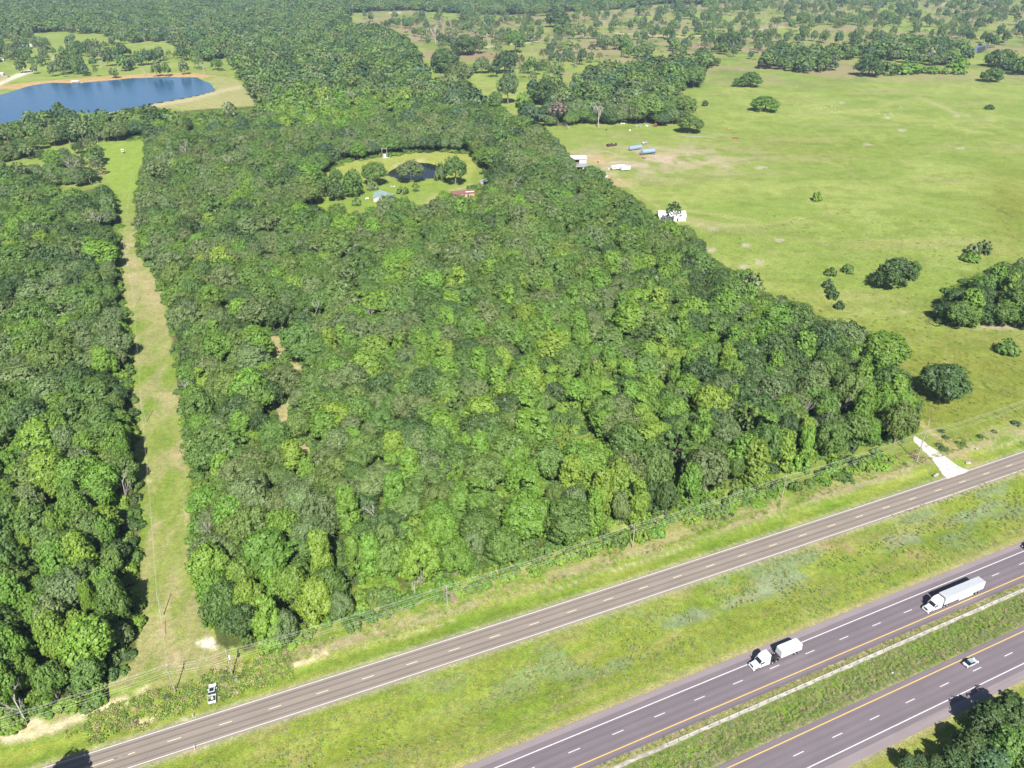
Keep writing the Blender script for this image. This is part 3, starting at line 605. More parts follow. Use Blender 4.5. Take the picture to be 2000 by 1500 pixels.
for i in range(3): reg('dense', 5.0, 9, make_crown_mesh('dense_crown', 300 + i, 5.0, 8.2, .6, 60, 220, .26, (.14, .34), jit=.5), trunk_mesh('dense_trunk', 300 + i, 7.5, .3, 3.6))
for i in range(2): reg('open', 4.6, 11, make_crown_mesh('open_crown', 400 + i, 4.6, 7.0, 4.2, 17, 110, .40, (.2, .34), core=False), trunk_mesh('open_trunk', 400 + i, 10, .26, 4.2, 7))
for i in range(3): reg('shrub', 2.0, 2.6, make_crown_mesh('shrub_crown', 500 + i, 2.0, 2.7, -.2, 14, 60, .3, (.3, .5)), trunk_mesh('shrub_stem', 500 + i, 1.8, .06, 1.2, 4))
for i in range(2): reg('pine', 3.6, 15, make_crown_mesh('pine_crown', 600 + i, 3.6, 13, 1.5, 64, 190, .27, (.16, .36), .8, jit=.8, spike=.9, core=True), trunk_mesh('pine_trunk', 600 + i, 13, .28, 2.2))
for i in range(3): reg('bare', 4.5, 10, None, dead_mesh('dead_tree_wood', 700 + i, 11, .8))
# cheaper canopies for the distance (trunk joined)
def join_far(name, cm, tm):
    me = bpy.data.meshes.new(name); n1 = len(cm.vertices); co = [tuple(v.co) for v in cm.vertices] + [tuple(v.co) for v in tm.vertices]
    fs = [tuple(p.vertices) for p in cm.polygons] + [tuple(i + n1 for i in p.vertices) for p in tm.polygons]
    me.from_pydata(co, [], fs); me.materials.append(M_LEAF); me.materials.append(tm.materials[0])
    me.polygons.foreach_set('material_index', [0] * len(cm.polygons) + [1] * len(tm.polygons))
    lf = np.zeros(len(cm.polygons), np.float32); cm.attributes['leaf'].data.foreach_get('value', lf)
    la = me.attributes.new('leaf', 'FLOAT', 'FACE'); la.data.foreach_set('value', np.concatenate([lf, np.full(len(tm.polygons), .3, np.float32)])); return me
STUFF = bpy.data.collections.new('canopy_kinds'); SK = {}; stuff_names = []
def sreg(kind, me, R, H):
    nm = 'canopy_%02d' % len(stuff_names); o = bpy.data.objects.new(nm, me); STUFF.objects.link(o); SK.setdefault(kind, []).append((len(stuff_names), R, H)); stuff_names.append(nm)
for kind in ('oak', 'gum', 'vine', 'dense', 'open', 'shrub'):
    for (R, H, cm, tm) in PROTO[kind]: sreg(kind, join_far('canopy', cm, tm), R, H)
for (R, H, cm, tm) in PROTO['bare']: sreg('bare', tm, R, H)
for i in range(4): sreg('farwood', join_far('canopy', make_crown_mesh('c', 800 + i, 5.4, 8.5, 2.2, 22, 42, .8, (.26, .42)), trunk_mesh('t', 800 + i, 9, .3, 3, 3)), 5.4, 11)

TONE = {'bright': (.118, .225, .026), 'lime': (.150, .245, .028), 'mid': (.092, .168, .030), 'dark': (.056, .104, .024), 'grey': (.118, .172, .056), 'olive': (.112, .178, .036), 'blue': (.062, .122, .048), 'pink': (.24, .18, .15)}
TW = {'bright': 'bright green', 'lime': 'yellow-green', 'mid': 'mid-green', 'dark': 'dark green', 'grey': 'grey-green', 'olive': 'olive green', 'blue': 'bluish green'}
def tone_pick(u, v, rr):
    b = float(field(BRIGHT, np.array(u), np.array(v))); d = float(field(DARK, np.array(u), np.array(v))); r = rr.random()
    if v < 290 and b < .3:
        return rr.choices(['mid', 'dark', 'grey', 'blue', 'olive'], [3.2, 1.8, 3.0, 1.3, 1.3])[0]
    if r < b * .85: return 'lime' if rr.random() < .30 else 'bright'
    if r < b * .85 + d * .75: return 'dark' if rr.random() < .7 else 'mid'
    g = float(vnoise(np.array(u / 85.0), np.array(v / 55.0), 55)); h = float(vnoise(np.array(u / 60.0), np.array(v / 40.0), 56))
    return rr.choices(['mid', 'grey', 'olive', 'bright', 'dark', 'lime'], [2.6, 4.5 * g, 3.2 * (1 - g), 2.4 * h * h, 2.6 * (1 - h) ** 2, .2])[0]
def tint_of(tone, rr):
    c = TONE[tone]; k = rr.uniform(.84, 1.16) * 1.06; h = rr.uniform(-.05, .09); return (c[0] * k * (1 + h), c[1] * k, c[2] * k * (1 - h))

def place_tree(kind, x, y, R, H, tint, name, label, cat='tree', group=None, rz=None, idx=None, z=-.1):
    ps = PROTO[kind]; pr = ps[(idx if idx is not None else R_.randrange(len(ps))) % len(ps)]
    t = empty(name, (x, y, z), R_.uniform(0, 6.28) if rz is None else rz, label, cat, group)
    t.scale = (R / pr[0], R / pr[0], H / pr[1])
    tr = bpy.data.objects.new('trunk' if kind != 'shrub' else 'stem', pr[3]); link(tr, t)
    if kind == 'bare':
        tr.name = 'branches'
    if pr[2] is not None:
        cr = bpy.data.objects.new('crown' if kind != 'shrub' else 'foliage', pr[2]); link(cr, t); cr['tint'] = [float(a) for a in tint]
    return t

# ------------------------------------------------------------------ trees told apart by hand: (kind, u_centre, v_bottom, v_top, width_px, tone, name, label)
HT = [
 ('dense', 1741, 578, 524, 66, 'dark', 'oak_tree', 'big round dark oak in the open pasture, small bright companion at its right'),
 ('dense', 1780, 556, 526, 24, 'mid', 'oak_tree', 'small round tree tucked against the right of the big dark pasture oak'),
 ('oak', 1829, 802, 738, 76, 'dark', 'oak_tree', 'dark oak standing free at the corner of the woods above the gravel driveway'),
 ('gum', 1718, 725, 668, 66, 'bright', 'leafy_tree', 'bright green tree bulging out of the woods edge into the pasture'),
 ('shrub', 1664, 664, 642, 26, 'dark', 'shrub', 'dark bush in the pasture just outside the woods edge, upper of two lobes'),
 ('shrub', 1677, 677, 654, 30, 'dark', 'shrub', 'dark bush in the pasture just outside the woods edge, lower of two lobes'),
 ('shrub', 1624, 548, 534, 18, 'mid', 'shrub', 'small round bush left of the big pasture oak, left one of two'),
 ('shrub', 1657, 543, 528, 17, 'mid', 'shrub', 'small round bush left of the big pasture oak, right one of two'),
 ('shrub', 1618, 572, 557, 15, 'dark', 'shrub', 'top bush of the short dark row running down the pasture'),
 ('shrub', 1624, 583, 568, 15, 'dark', 'shrub', 'middle bush of the short dark row running down the pasture'),
 ('shrub', 1628, 594, 579, 16, 'dark', 'shrub', 'lowest bush of the short dark row running down the pasture'),
 ('shrub', 1641, 613, 599, 15, 'dark', 'shrub', 'single dark bush just below the short row in the pasture'),
 ('shrub', 1903, 510, 494, 18, 'grey', 'shrub', 'left half of the low grey-green bush pair right of the big pasture oak'),
 ('shrub', 1920, 511, 490, 22, 'grey', 'shrub', 'right half of the low grey-green bush pair right of the big pasture oak'),
 ('shrub', 1964, 707, 685, 30, 'mid', 'shrub', 'lone bush in the olive pasture below the wood at the right edge'),
 ('shrub', 1896, 524, 517, 26, 'bright', 'shrub', 'flat patch of bright weeds below the grey-green bushes'),
 ('dense', 1500, 227, 200, 44, 'bright', 'willow_tree', 'round bright willow-like tree alone in the middle of the upper pasture'),
 ('dense', 1473, 178, 152, 34, 'mid', 'bushy_tree', 'larger right half of the bushy pair in the upper pasture'),
 ('dense', 1454, 177, 161, 26, 'mid', 'bushy_tree', 'smaller left half of the bushy pair in the upper pasture'),
 ('dense', 1385, 213, 203, 10, 'dark', 'cedar_tree', 'tiny dark conical tree alone near the left edge of the upper pasture'),
 ('oak', 1353, 267, 236, 44, 'olive', 'oak_tree', 'spreading olive oak just above the long grey pipe in the pasture'),
 ('dense', 1940, 174, 152, 30, 'mid', 'bushy_tree', 'round bush in the far pasture below the hedge at the right'),
 ('shrub', 1940, 227, 220, 11, 'dark', 'shrub', 'tiny dark shrub alone in the far right pasture'),
 ('shrub', 1599, 402, 386, 14, 'lime', 'shrub', 'green weeds growing round the broken stump in the pasture'),
 ('open', 1318, 450, 404, 27, 'dark', 'pine_tree', 'thin dark tree standing right in front of the white barn'),
 ('dense', 1704, 160, 128, 42, 'dark', 'bushy_tree', 'tall dark bush in the hedge gap, leftmost of the free-standing hedge bushes'),
 ('shrub', 1742, 158, 139, 26, 'mid', 'shrub', 'second free-standing bush of the far hedge, beside the tall dark one'),
 ('shrub', 1776, 156, 138, 36, 'bright', 'shrub', 'broad bright bush of the far hedge, third from the left of the free-standing ones'),
 ('shrub', 1826, 156, 146, 22, 'bright', 'shrub', 'small bush of the far hedge, fourth of the free-standing ones'),
 ('shrub', 1850, 157, 149, 14, 'bright', 'shrub', 'smallest bush of the far hedge, fifth of the free-standing ones'),
 ('shrub', 1880, 146, 136, 28, 'bright', 'shrub', 'upper bush of the bright pair near the far hedge right end'),
 ('shrub', 1880, 158, 148, 18, 'bright', 'shrub', 'lower bush of the bright pair near the far hedge right end'),
 ('dense', 1958, 146, 118, 40, 'mid', 'bushy_tree', 'big round bush at the right end of the far hedge'),
 ('dense', 693, 383, 332, 36, 'mid', 'oak_tree', 'tall oak in the home clearing left of the pond, above the green roof'),
 ('dense', 662, 390, 352, 28, 'dark', 'oak_tree', 'dark narrow tree at the left side of the home clearing'),
 ('oak', 738, 362, 318, 40, 'mid', 'oak_tree', 'oak on the left bank of the small pond'),
 ('shrub', 732, 368, 350, 16, 'grey', 'shrub', 'small grey tree at the foot of the oak left of the pond'),
 ('oak', 809, 357, 316, 44, 'grey', 'oak_tree', 'grey-green oak standing in front of the small pond, hiding its middle'),
 ('oak', 895, 364, 311, 38, 'mid', 'oak_tree', 'tall oak right of the small pond'),
 ('shrub', 867, 352, 320, 16, 'grey', 'young_tree', 'slim grey-green tree at the right end of the small pond'),
 ('open', 818, 374, 357, 15, 'mid', 'young_tree', 'young tree on the lawn below the pond with a bare trunk'),
 ('shrub', 792, 377, 364, 18, 'olive', 'shrub', 'round bush on the lawn between the two houses'),
 ('shrub', 702, 398, 384, 15, 'olive', 'shrub', 'round bush on the lawn left of the green-roofed house'),
 ('oak', 664, 360, 330, 22, 'mid', 'oak_tree', 'tree at the upper left edge of the home clearing'),
 ('dense', 628, 440, 397, 38, 'dark', 'oak_tree', 'dark round oak below the left end of the home clearing'),
 ('gum', 663, 424, 396, 26, 'lime', 'leafy_tree', 'yellow-green tree at the lower left of the home clearing'),
 ('oak', 882, 164, 104, 44, 'dark', 'oak_tree', 'tall dark oak group leader above the main woods, on brown ground'),
 ('oak', 906, 168, 128, 40, 'grey', 'oak_tree', 'grey-green oak leaning against the tall dark oak on brown ground'),
 ('dense', 949, 144, 114, 27, 'grey', 'oak_tree', 'lone round grey-green oak, left of a larger dark one, far tan field'),
 ('dense', 995, 144, 105, 38, 'dark', 'oak_tree', 'lone large round dark oak in the middle of the far tan field'),
 ('dense', 912, 108, 72, 40, 'dark', 'oak_tree', 'left of the twin dark oaks in the far tan field'),
 ('dense', 938, 105, 74, 30, 'dark', 'oak_tree', 'right of the twin dark oaks in the far tan field'),
 ('oak', 1015, 105, 68, 28, 'mid', 'oak_tree', 'oak just right of the far dirt lane beyond the tan field'),
 ('dense', 1098, 56, 27, 40, 'dark', 'oak_tree', 'dark oak on the far brown slope left of the white water tank'),
 ('dense', 1046, 251, 206, 46, 'blue', 'cedar_tree', 'large bluish-green tree at the grass patch right of the main woods'),
 ('oak', 1000, 205, 150, 34, 'grey', 'oak_tree', 'tall grey-green tree on the grass gap above the main woods'),
 ('dense', 976, 212, 182, 28, 'mid', 'bushy_tree', 'bushy tree left of the tall grey-green one in the grass gap'),
 ('shrub', 1029, 212, 186, 24, 'bright', 'shrub', 'bright round bush right of the tall grey-green tree in the gap'),
 ('dense', 985, 222, 208, 20, 'bright', 'shrub', 'bright low bush at the lower left of the grass gap'),
 ('dense', 1072, 206, 160, 38, 'dark', 'oak_tree', 'dark oak above the large bluish-green tree'),
 ('dense', 1422, 105, 77, 32, 'dark', 'oak_tree', 'round dark oak beside the far bare brown field'),
 ('dense', 1380, 136, 104, 32, 'dark', 'oak_tree', 'dark oak at the top corner of the upper pasture'),
 ('dense', 1405, 135, 121, 18, 'mid', 'bushy_tree', 'small bush right of the dark oak at the pasture top corner'),
 ('oak', 1362, 178, 140, 30, 'mid', 'oak_tree', 'oak at the left edge of the upper pasture below its top corner'),
 ('oak', 1268, 246, 196, 50, 'olive', 'oak_tree', 'big olive oak shading the junk pile by the pasture'),
 ('oak', 1312, 247, 224, 20, 'blue', 'oak_tree', 'small bluish tree right of the big olive oak by the pasture'),
 ('oak', 1345, 240, 200, 34, 'olive', 'oak_tree', 'olive tree at the right end of the grove above the pasture'),
 ('bare', 1176, 254, 192, 36, 'grey', 'dead_tree', 'tall white dead tree at the edge of the pasture above the dumpster'),
 ('bare', 1119, 258, 238, 20, 'grey', 'dead_tree', 'fallen grey dead tree at the top left of the pasture'),
 ('open', 1097, 246, 206, 32, 'pink', 'dying_tree', 'pinkish-brown dying tree between grass patch and pasture'),
 ('bare', 893, 800, 748, 40, 'grey', 'dead_tree', 'pale grey bare tree poking out of the bright middle of the main woods'),
 ('bare', 1476, 832, 786, 70, 'grey', 'dead_tree', 'wide whitish dead tree among the dark trees near the driveway corner'),
 ('bare', 858, 562, 530, 34, 'grey', 'dead_tree', 'bare grey tree in the upper middle of the main woods'),
 ('bare', 835, 610, 578, 60, 'grey', 'dead_tree', 'sprawling bare grey crown in the centre of the main woods'),
 ('bare', 410, 842, 804, 36, 'grey', 'dead_tree', 'bare white branches right of the mown strip, halfway down the woods'),
 ('bare', 688, 985, 930, 44, 'grey', 'dead_tree', 'bare grey tree in the lower left of the main woods'),
 ('bare', 428, 530, 498, 26, 'grey', 'dead_tree', 'bare grey trunks right of the narrow upper mown strip'),
 ('bare', 281, 458, 424, 34, 'grey', 'dead_tree', 'white dead tree leaning at the right edge of the mown strip'),
 ('bare', 152, 338, 304, 34, 'grey', 'dead_tree', 'grey dead tree in the open savanna left of the strip top'),
 ('bare', 1075, 612, 582, 32, 'grey', 'dead_tree', 'grey bare tree right of centre in the main woods'),
 ('bare', 590, 500, 462, 24, 'grey', 'dead_tree', 'bare leaning tree above left of the main woods centre'),
 ('bare', 570, 310, 284, 26, 'grey', 'dead_tree', 'bare grey crown left of the home clearing, right one of two'),
 ('bare', 526, 310, 288, 26, 'grey', 'dead_tree', 'bare grey crown left of the home clearing, left one of two'),
 ('bare', 148, 540, 506, 30, 'grey', 'dead_tree', 'bare white branches in the upper left woods'),
 ('bare', 890, 425, 384, 26, 'grey', 'dead_tree', 'bare forked tree just below the red-roofed house'),
 ('bare', 932, 440, 402, 22, 'grey', 'dead_tree', 'tall bare trunk right of the forked one below the red-roofed house'),
 ('bare', 765, 450, 420, 20, 'grey', 'dead_tree', 'bare leaning trunk below the green-roofed house'),
 ('bare', 627, 644, 606, 20, 'grey', 'dead_tree', 'bare forked white trunk above the sandy clearings'),
 ('bare', 1018, 75, 45, 26, 'grey', 'dead_tree', 'tall pale bare tree beyond the twin dark oaks'),
 ('bare', 860, 84, 46, 28, 'grey', 'dead_tree', 'pale bare tree at the left of the far tan slope'),
 ('bare', 936, 74, 50, 24, 'grey', 'dead_tree', 'pale bare tree above the twin dark oaks'),
]
def img_size(u, vb, vt, wpx):
    x, y = at(u, vb); D = math.sqrt(x * x + y * y + CAMH ** 2); s = FPX / D
    ca = math.hypot(x, y) / D; sa = CAMH / D; R = wpx / 2 / s
    H = (vb - vt) / s / ca
    # the lower visible edge of a bush is its near side, so its centre lies a little behind
    back = R * .75; H = max(H - back * sa / ca * .6, (vb - vt) / s * .6)
    k = math.hypot(x, y); return x + x / k * back * .8, y + y / k * back * .8, R, H
hand_xy = []
def v_open(u, v): return v < 345 and u > 600
for (kind, u, vb, vt, wp, tone, name, label) in HT:
    x, y, R, H = img_size(u, vb, vt, wp)
    if kind == 'shrub': H = max(H, R * .9)
    if kind == 'bare': H = H * .82 if (v_open(u, vb)) else max(H, 11.5)
    place_tree(kind, x, y, R * 1.08, H, tint_of(tone, R_), name, label, 'dead tree' if kind == 'bare' else ('bush' if name == 'shrub' else 'tree'))
    hand_xy.append((x, y, R * (.75 if kind != 'bare' else 1.15)))
# trees at the lower right corner and the one whose shadow crosses the frontage road
NEAR = [('pine', 1955, 1372, 11, 4.6, 'dark', 'tallest dark pine at the lower right corner, its tip nearest the highway shoulder'),
        ('pine', 1905, 1384, 10, 4.0, 'dark', 'dark pine at the left front of the lower right tree clump'),
        ('pine', 2012, 1380, 11, 4.6, 'dark', 'dark pine cut by the right edge at the lower right corner'),
        ('pine', 1868, 1436, 9, 3.6, 'dark', 'smaller dark pine on the left flank of the lower right clump'),
        ('gum', 1950, 1440, 10, 4.4, 'mid', 'leafier green tree in the middle of the lower right clump'),
        ('gum', 1998, 1470, 10, 4.4, 'mid', 'leafy tree at the very corner, lower right'),
        ('pine', 1908, 1474, 8, 3.8, 'blue', 'bluish pine low in the lower right clump'),
        ('pine', 1740, 1476, 6, 1.7, 'dark', 'leftmost small pine tip at the bottom edge'),
        ('pine', 1764, 1478, 6, 1.6, 'dark', 'second small pine tip from the left at the bottom edge'),
        ('pine', 1796, 1480, 6, 1.7, 'dark', 'third small pine tip from the left at the bottom edge'),
        ('pine', 1838, 1472, 8, 3.0, 'dark', 'pine left of the bluish one at the bottom edge'),
        ('dense', 2085, 1440, 11, 5.0, 'dark', 'dark tree just beyond the right edge at the lower corner'),
        ('dense', 2090, 1520, 11, 5.0, 'dark', 'dark tree outside the lower right corner'),
        ('dense', 1960, 1530, 10, 4.4, 'dark', 'dark tree just below the bottom edge at the right')]
for k_, (kind, u, v, hgt, R, tone, label) in enumerate(NEAR):
    x, y = at(u + 26, v + 10, hgt * .92); place_tree(kind, x, y, R, hgt, tint_of(tone, R_), 'pine_tree' if kind == 'pine' else 'leafy_tree', label); hand_xy.append((x, y, R))
x, y = at(128, 1466); place_tree('gum', x + 2.4, y - 19.6, 5.4, 20.0, tint_of('dark', R_), 'oak_tree', 'roadside oak just below the frame whose shadow crosses the frontage road')

# ------------------------------------------------------------------ the woods
def density(u, v):
    d = np.zeros(u.shape)
    d = np.maximum(d, inpoly(u, v, MAINWOOD) * 1.0); d = np.maximum(d, inpoly(u, v, LEFTWOOD) * 1.0)
    d = np.maximum(d, inpoly(u, v, GROVE) * .72); d = np.maximum(d, inpoly(u, v, GROVE2) * .6); d = np.maximum(d, inpoly(u, v, HEDGE) * .9); d = np.maximum(d, inpoly(u, v, HEDGE2) * .9); d = np.maximum(d, inpoly(u, v, EASTWOOD) * .95)
    d = np.maximum(d, inpoly(u, v, LEFTSAV) * .49); d = np.maximum(d, inpoly(u, v, LEFTBAND) * .72); d = np.maximum(d, inpoly(u, v, RIVERSAV) * .42)
    d = np.maximum(d, inpoly(u, v, NESAV) * .26); d = np.maximum(d, inpoly(u, v, MIDSAV) * .07)
    for (c, a, b) in GAPS: d[ell(u, v, c, a, b) < 1.15] = 0
    return d
def grid_pts(s, r0, r1, seed):
    rr = np.random.default_rng(seed); xs = np.arange(-r1 * .78, r1 * .78, s); ys = np.arange(0, r1, s); X, Y = np.meshgrid(xs, ys)
    X = X + (np.arange(len(ys)) % 2)[:, None] * s * .5
    X = (X + rr.uniform(-.36, .36, X.shape) * s).ravel(); Y = (Y + rr.uniform(-.36, .36, Y.shape) * s).ravel(); r = np.hypot(X, Y)
    u, v = prj(X, Y, 7.0); k = (r > r0) & (r <= r1) & (u > -160) & (u < 2160) & (v < 1600) & (v > -45)
    return X[k], Y[k]
T = []
for (s, r0, r1, seed) in ((8.0, 100, 330, 1), (9.2, 330, 560, 2), (10.8, 560, 1100, 3), (15, 1100, 2100, 4), (19, 2100, 4300, 5)):
    X, Y = grid_pts(s, r0, r1, seed); u, v = prj(X, Y, 6.5); ua, va = prj(X - s * .42, Y, 4.0); ub_, vb_ = prj(X + s * .42, Y, 4.0); uc, vc = prj(X, Y, 11.0)
    dn = np.minimum(np.minimum(density(u, v), density(ua, va)), np.minimum(density(ub_, vb_), density(uc, vc)))
    for zz in (0.0, 3.0, 8.0, 12.0):
        ug, vg = prj(X, Y, zz)
        for (c, a, b) in GAPS: dn[ell(ug, vg, c, a * 1.25, b * 1.1) < 1.0] = 0
    jx = X + 9 * (fbm(X / 14, Y / 14, 95, 2) - .5); jy = Y + 14 * (fbm(X / 14, Y / 14, 96, 2) - .5)
    dn[inpoly(*prj(jx, jy, 8.0), HOME) | inpoly(*prj(jx, jy, 0.0), HOME)] = 0
    sav = dn < .5
    cl = fbm(X / 45, Y / 45, 91, 3)
    pr = np.where(sav, dn * np.where(v > 215, .45 + .75 * sst(.40, .60, cl), sst(.44, .62, cl) * 1.6), dn)
    keep = rng.random(len(X)) < pr
    # base must not stand in road corridor, strip, or home clearing
    ub, vb = prj(X, Y, 0.0); al, pe = AP(X, Y); q = pe - fr_pe(al)
    keep &= ~((q < 19.5) & (pe > -60)) & ~inpoly(ub, vb, STRIP) & ~inpoly(ub, vb, LAKE) & ~inpoly(ub, vb, POND)
    for hx, hy, hr in hand_xy: keep &= (X - hx) ** 2 + (Y - hy) ** 2 > (hr * .8) ** 2
    for a, b, uu, vv, sv in zip(X[keep], Y[keep], u[keep], v[keep], sav[keep]): T.append((a, b, uu, vv, s, sv))
rt = random.Random(5); trees = []
for (x, y, u, v, s, sv) in T:
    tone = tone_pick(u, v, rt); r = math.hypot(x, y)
    if sv: kind = rt.choices(['oak', 'dense', 'open', 'bare'], [3, 1.8, 3, .9])[0]
    elif tone in ('bright', 'lime'): kind = rt.choices(['gum', 'oak', 'vine'], [3, 2, 5 if (u > 560 and v > 560) else .6])[0]
    elif tone == 'dark': kind = rt.choices(['dense', 'oak'], [2, 2])[0]
    else: kind = rt.choices(['oak', 'gum', 'bare', 'open'], [8, .8, .4, .3])[0]
    R = s * rt.choice([rt.uniform(.42, .62), rt.uniform(.55, .80), rt.uniform(.6, .92), rt.uniform(.36, 1.08)]) * (1.0 if not sv else (.84 if r < 1000 else .6)); H = R * rt.uniform(1.15, 1.75) + rt.uniform(2, 5)
    if kind == 'gum': H *= 1.22; R *= .88
    if kind == 'vine': H = max(H * 1.25, 9.5); R *= .72
    if kind == 'dense': H *= .85
    if 180 < v < 240 and u < 520 and tone in ('bright', 'lime'): R *= .6; H *= .5
    if sv and r > 900: H = R * rt.uniform(1.8, 3.0) + 3
    H *= rt.uniform(.82, 1.22)
    if AP(x, y)[1] < 92 and not sv: H *= 1.22; R *= .94
    if u < 290 and v > 760 and kind in ('gum', 'oak') and not sv:
        kind = 'gum' if rt.random() < .8 else kind; H *= 1.3; R *= .84
    H = min(H, 19 if r < 700 else 24)
    for sx in (-1, 1):
        pu, pv_ = prj(x + sx * R * .95, y, 3.0)
        if bool(inpoly(np.array([pu]), np.array([pv_]), STRIP)[0]): R *= .66; x -= sx * R * .45; H = min(H, R * 2.6 + 2)
    # keep clear of edges where the crown would spill over the mown strip too far
    score = R * H / (r * r + CAMH ** 2)
    trees.append([score, kind, x, y, R, H, tone, tint_of(tone, rt), u, v, sv])
# ------------------------------------------------------------------ the 300 largest in view are individuals
LM = [('the parked pickup', 408, 1350), ('the pole left of the pickup', 334, 1343), ('the pole behind the pickup', 446, 1313), ('the third roadside pole', 868, 1187),
      ('the short thin pole in the brush', 1141, 1082), ('the fourth roadside pole', 1231, 1075), ('the fifth roadside pole', 1524, 980),
      ('the gravel driveway mouth', 1862, 935), ('the gravel driveway top', 1786, 866), ('the wide whitish tree', 1476, 812), ('the pale bare tree mid-woods', 893, 775), ('the lone low strip pole', 313, 1192),
      ('the second pole up the mown strip', 285, 815), ('the third pole up the mown strip', 268, 583), ('the white sand patch by the strip', 393, 1249), ('the lowest sandy clearing', 587, 875),
      ('the middle sandy clearing', 552, 800), ('the upper sandy clearing', 540, 665), ('the lower left bare tree', 688, 965), ('the white branches by the strip', 410, 822),
      ('the round oak above the driveway', 1829, 770), ('the sprawling bare crown', 835, 595), ('the sandy wash at lower left', 120, 1395), ('the left edge at mid height', 0, 760),
      ('the lower left photo corner', 0, 1500), ('the low open thicket', 1100, 835), ('the grey bare tree mid-right', 1075, 600), ('the dark pasture bush pair', 1670, 665), ('the white barn', 1318, 428)]
def free(t):
    return 0 < t[8] < 2000 and 0 < t[9] < 1500
inview = sorted([t for t in trees if free(t)], key=lambda t: -t[0]); NI = 300
chosen = inview[:NI]; cid = set(id(t) for t in chosen); cnt = {}
ORD = ['', 'second ', 'third ', 'fourth ', 'fifth ', 'sixth ', 'seventh ', 'eighth ', 'ninth ', 'tenth ', 'eleventh ', 'twelfth ', 'thirteenth ', 'fourteenth ', 'fifteenth ']
for t in chosen:
    bx = min(LM, key=lambda l: math.hypot(t[8] - l[1], (t[9] - l[2]) * 1.2)); t.append(bx); t.append(math.hypot(t[8] - bx[1], t[9] - bx[2]))
chosen.sort(key=lambda t: t[-1])
KN = {'vine': 'vine_covered_tree', 'oak': 'oak_tree', 'gum': 'leafy_tree', 'dense': 'bushy_tree', 'open': 'thin_tree', 'bare': 'dead_tree'}
KD = {'vine': 'tall vine-draped', 'oak': 'broad-crowned', 'gum': 'tall lumpy', 'dense': 'dense round', 'open': 'thin', 'bare': 'bare grey'}
for t in chosen:
    sc_, kind, x, y, R, H, tone, tint, u, v, sv, lm, ds = t
    side = ('above' if v < lm[2] - abs(u - lm[1]) else 'below' if v > lm[2] + abs(u - lm[1]) else 'left of' if u < lm[1] else 'right of')
    key = (lm[0], side, tone if kind != 'bare' else 'bare', kind); n = cnt.get(key, 0); cnt[key] = n + 1
    look = 'bare grey tree' if kind == 'bare' else '%s %s tree' % (TW[tone], KD[kind])
    lab = '%s%s %s %s' % ((ORD[n] + 'nearest ') if n else 'nearest ', look, side, lm[0])
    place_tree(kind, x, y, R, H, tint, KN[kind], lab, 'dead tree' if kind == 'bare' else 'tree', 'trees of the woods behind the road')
rest = [t for t in trees if id(t) not in cid]

# ------------------------------------------------------------------ instanced vegetation (uncountable)
def scatter(name, rows, label=None, cat=None, coll=STUFF, kind='stuff'):
    """rows: (x, y, z, rot, sx, sz, index, tint)"""
    A = np.array([(r[0], r[1], r[2]) for r in rows], np.float32); me = bpy.data.meshes.new(name); me.vertices.add(len(A)); me.vertices.foreach_set('co', A.ravel())
    def attr(nm, ty, vals, key='value'):
        a = me.attributes.new(nm, ty, 'POINT'); a.data.foreach_set(key, np.asarray(vals).ravel())
    attr('rot', 'FLOAT_VECTOR', np.array([(0, 0, r[3]) for r in rows], np.float32), 'vector')
    attr('scl', 'FLOAT_VECTOR', np.array([(r[4], r[4], r[5]) for r in rows], np.float32), 'vector')
    attr('idx', 'INT', np.array([r[6] for r in rows], np.int32))
    attr('tint', 'FLOAT_COLOR', np.array([(*r[7], 1) for r in rows], np.float32), 'color')
    o = link(bpy.data.objects.new(name, me)); tag(o, label, cat, kind=kind)
    g = bpy.data.node_groups.new(name + '_nodes', 'GeometryNodeTree')
    g.interface.new_socket('Geometry', in_out='INPUT', socket_type='NodeSocketGeometry'); g.interface.new_socket('Geometry', in_out='OUTPUT', socket_type='NodeSocketGeometry')
    N = g.nodes; L = g.links; gi = N.new('NodeGroupInput'); go = N.new('NodeGroupOutput')
    ip = N.new('GeometryNodeInstanceOnPoints'); ci = N.new('GeometryNodeCollectionInfo'); ci.inputs['Collection'].default_value = coll
    ci.inputs['Separate Children'].default_value = True; ci.inputs['Reset Children'].default_value = True
    def na(nm, ty):
        n = N.new('GeometryNodeInputNamedAttribute'); n.data_type = ty; n.inputs['Name'].default_value = nm; return n.outputs['Attribute']
    L.new(gi.outputs[0], ip.inputs['Points']); L.new(ci.outputs[0], ip.inputs['Instance']); ip.inputs['Pick Instance'].default_value = True
    L.new(na('idx', 'INT'), ip.inputs['Instance Index']); L.new(na('scl', 'FLOAT_VECTOR'), ip.inputs['Scale'])
    e2r = N.new('FunctionNodeEulerToRotation'); L.new(na('rot', 'FLOAT_VECTOR'), e2r.inputs[0]); L.new(e2r.outputs[0], ip.inputs['Rotation'])
    L.new(ip.outputs[0], go.inputs[0]); md = o.modifiers.new('scatter', 'NODES'); md.node_group = g; return o
rows = []
for t in rest:
    sc_, kind, x, y, R, H, tone, tint, u, v, sv = t[:11]; r = math.hypot(x, y)
    kk = 'farwood' if (r > 900 and kind in ('oak', 'gum', 'dense')) else kind
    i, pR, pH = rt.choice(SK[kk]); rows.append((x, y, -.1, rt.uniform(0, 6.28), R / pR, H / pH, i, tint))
scatter('far_woods', rows, 'wide mass of mixed green woodland reaching to the horizon', 'woods')
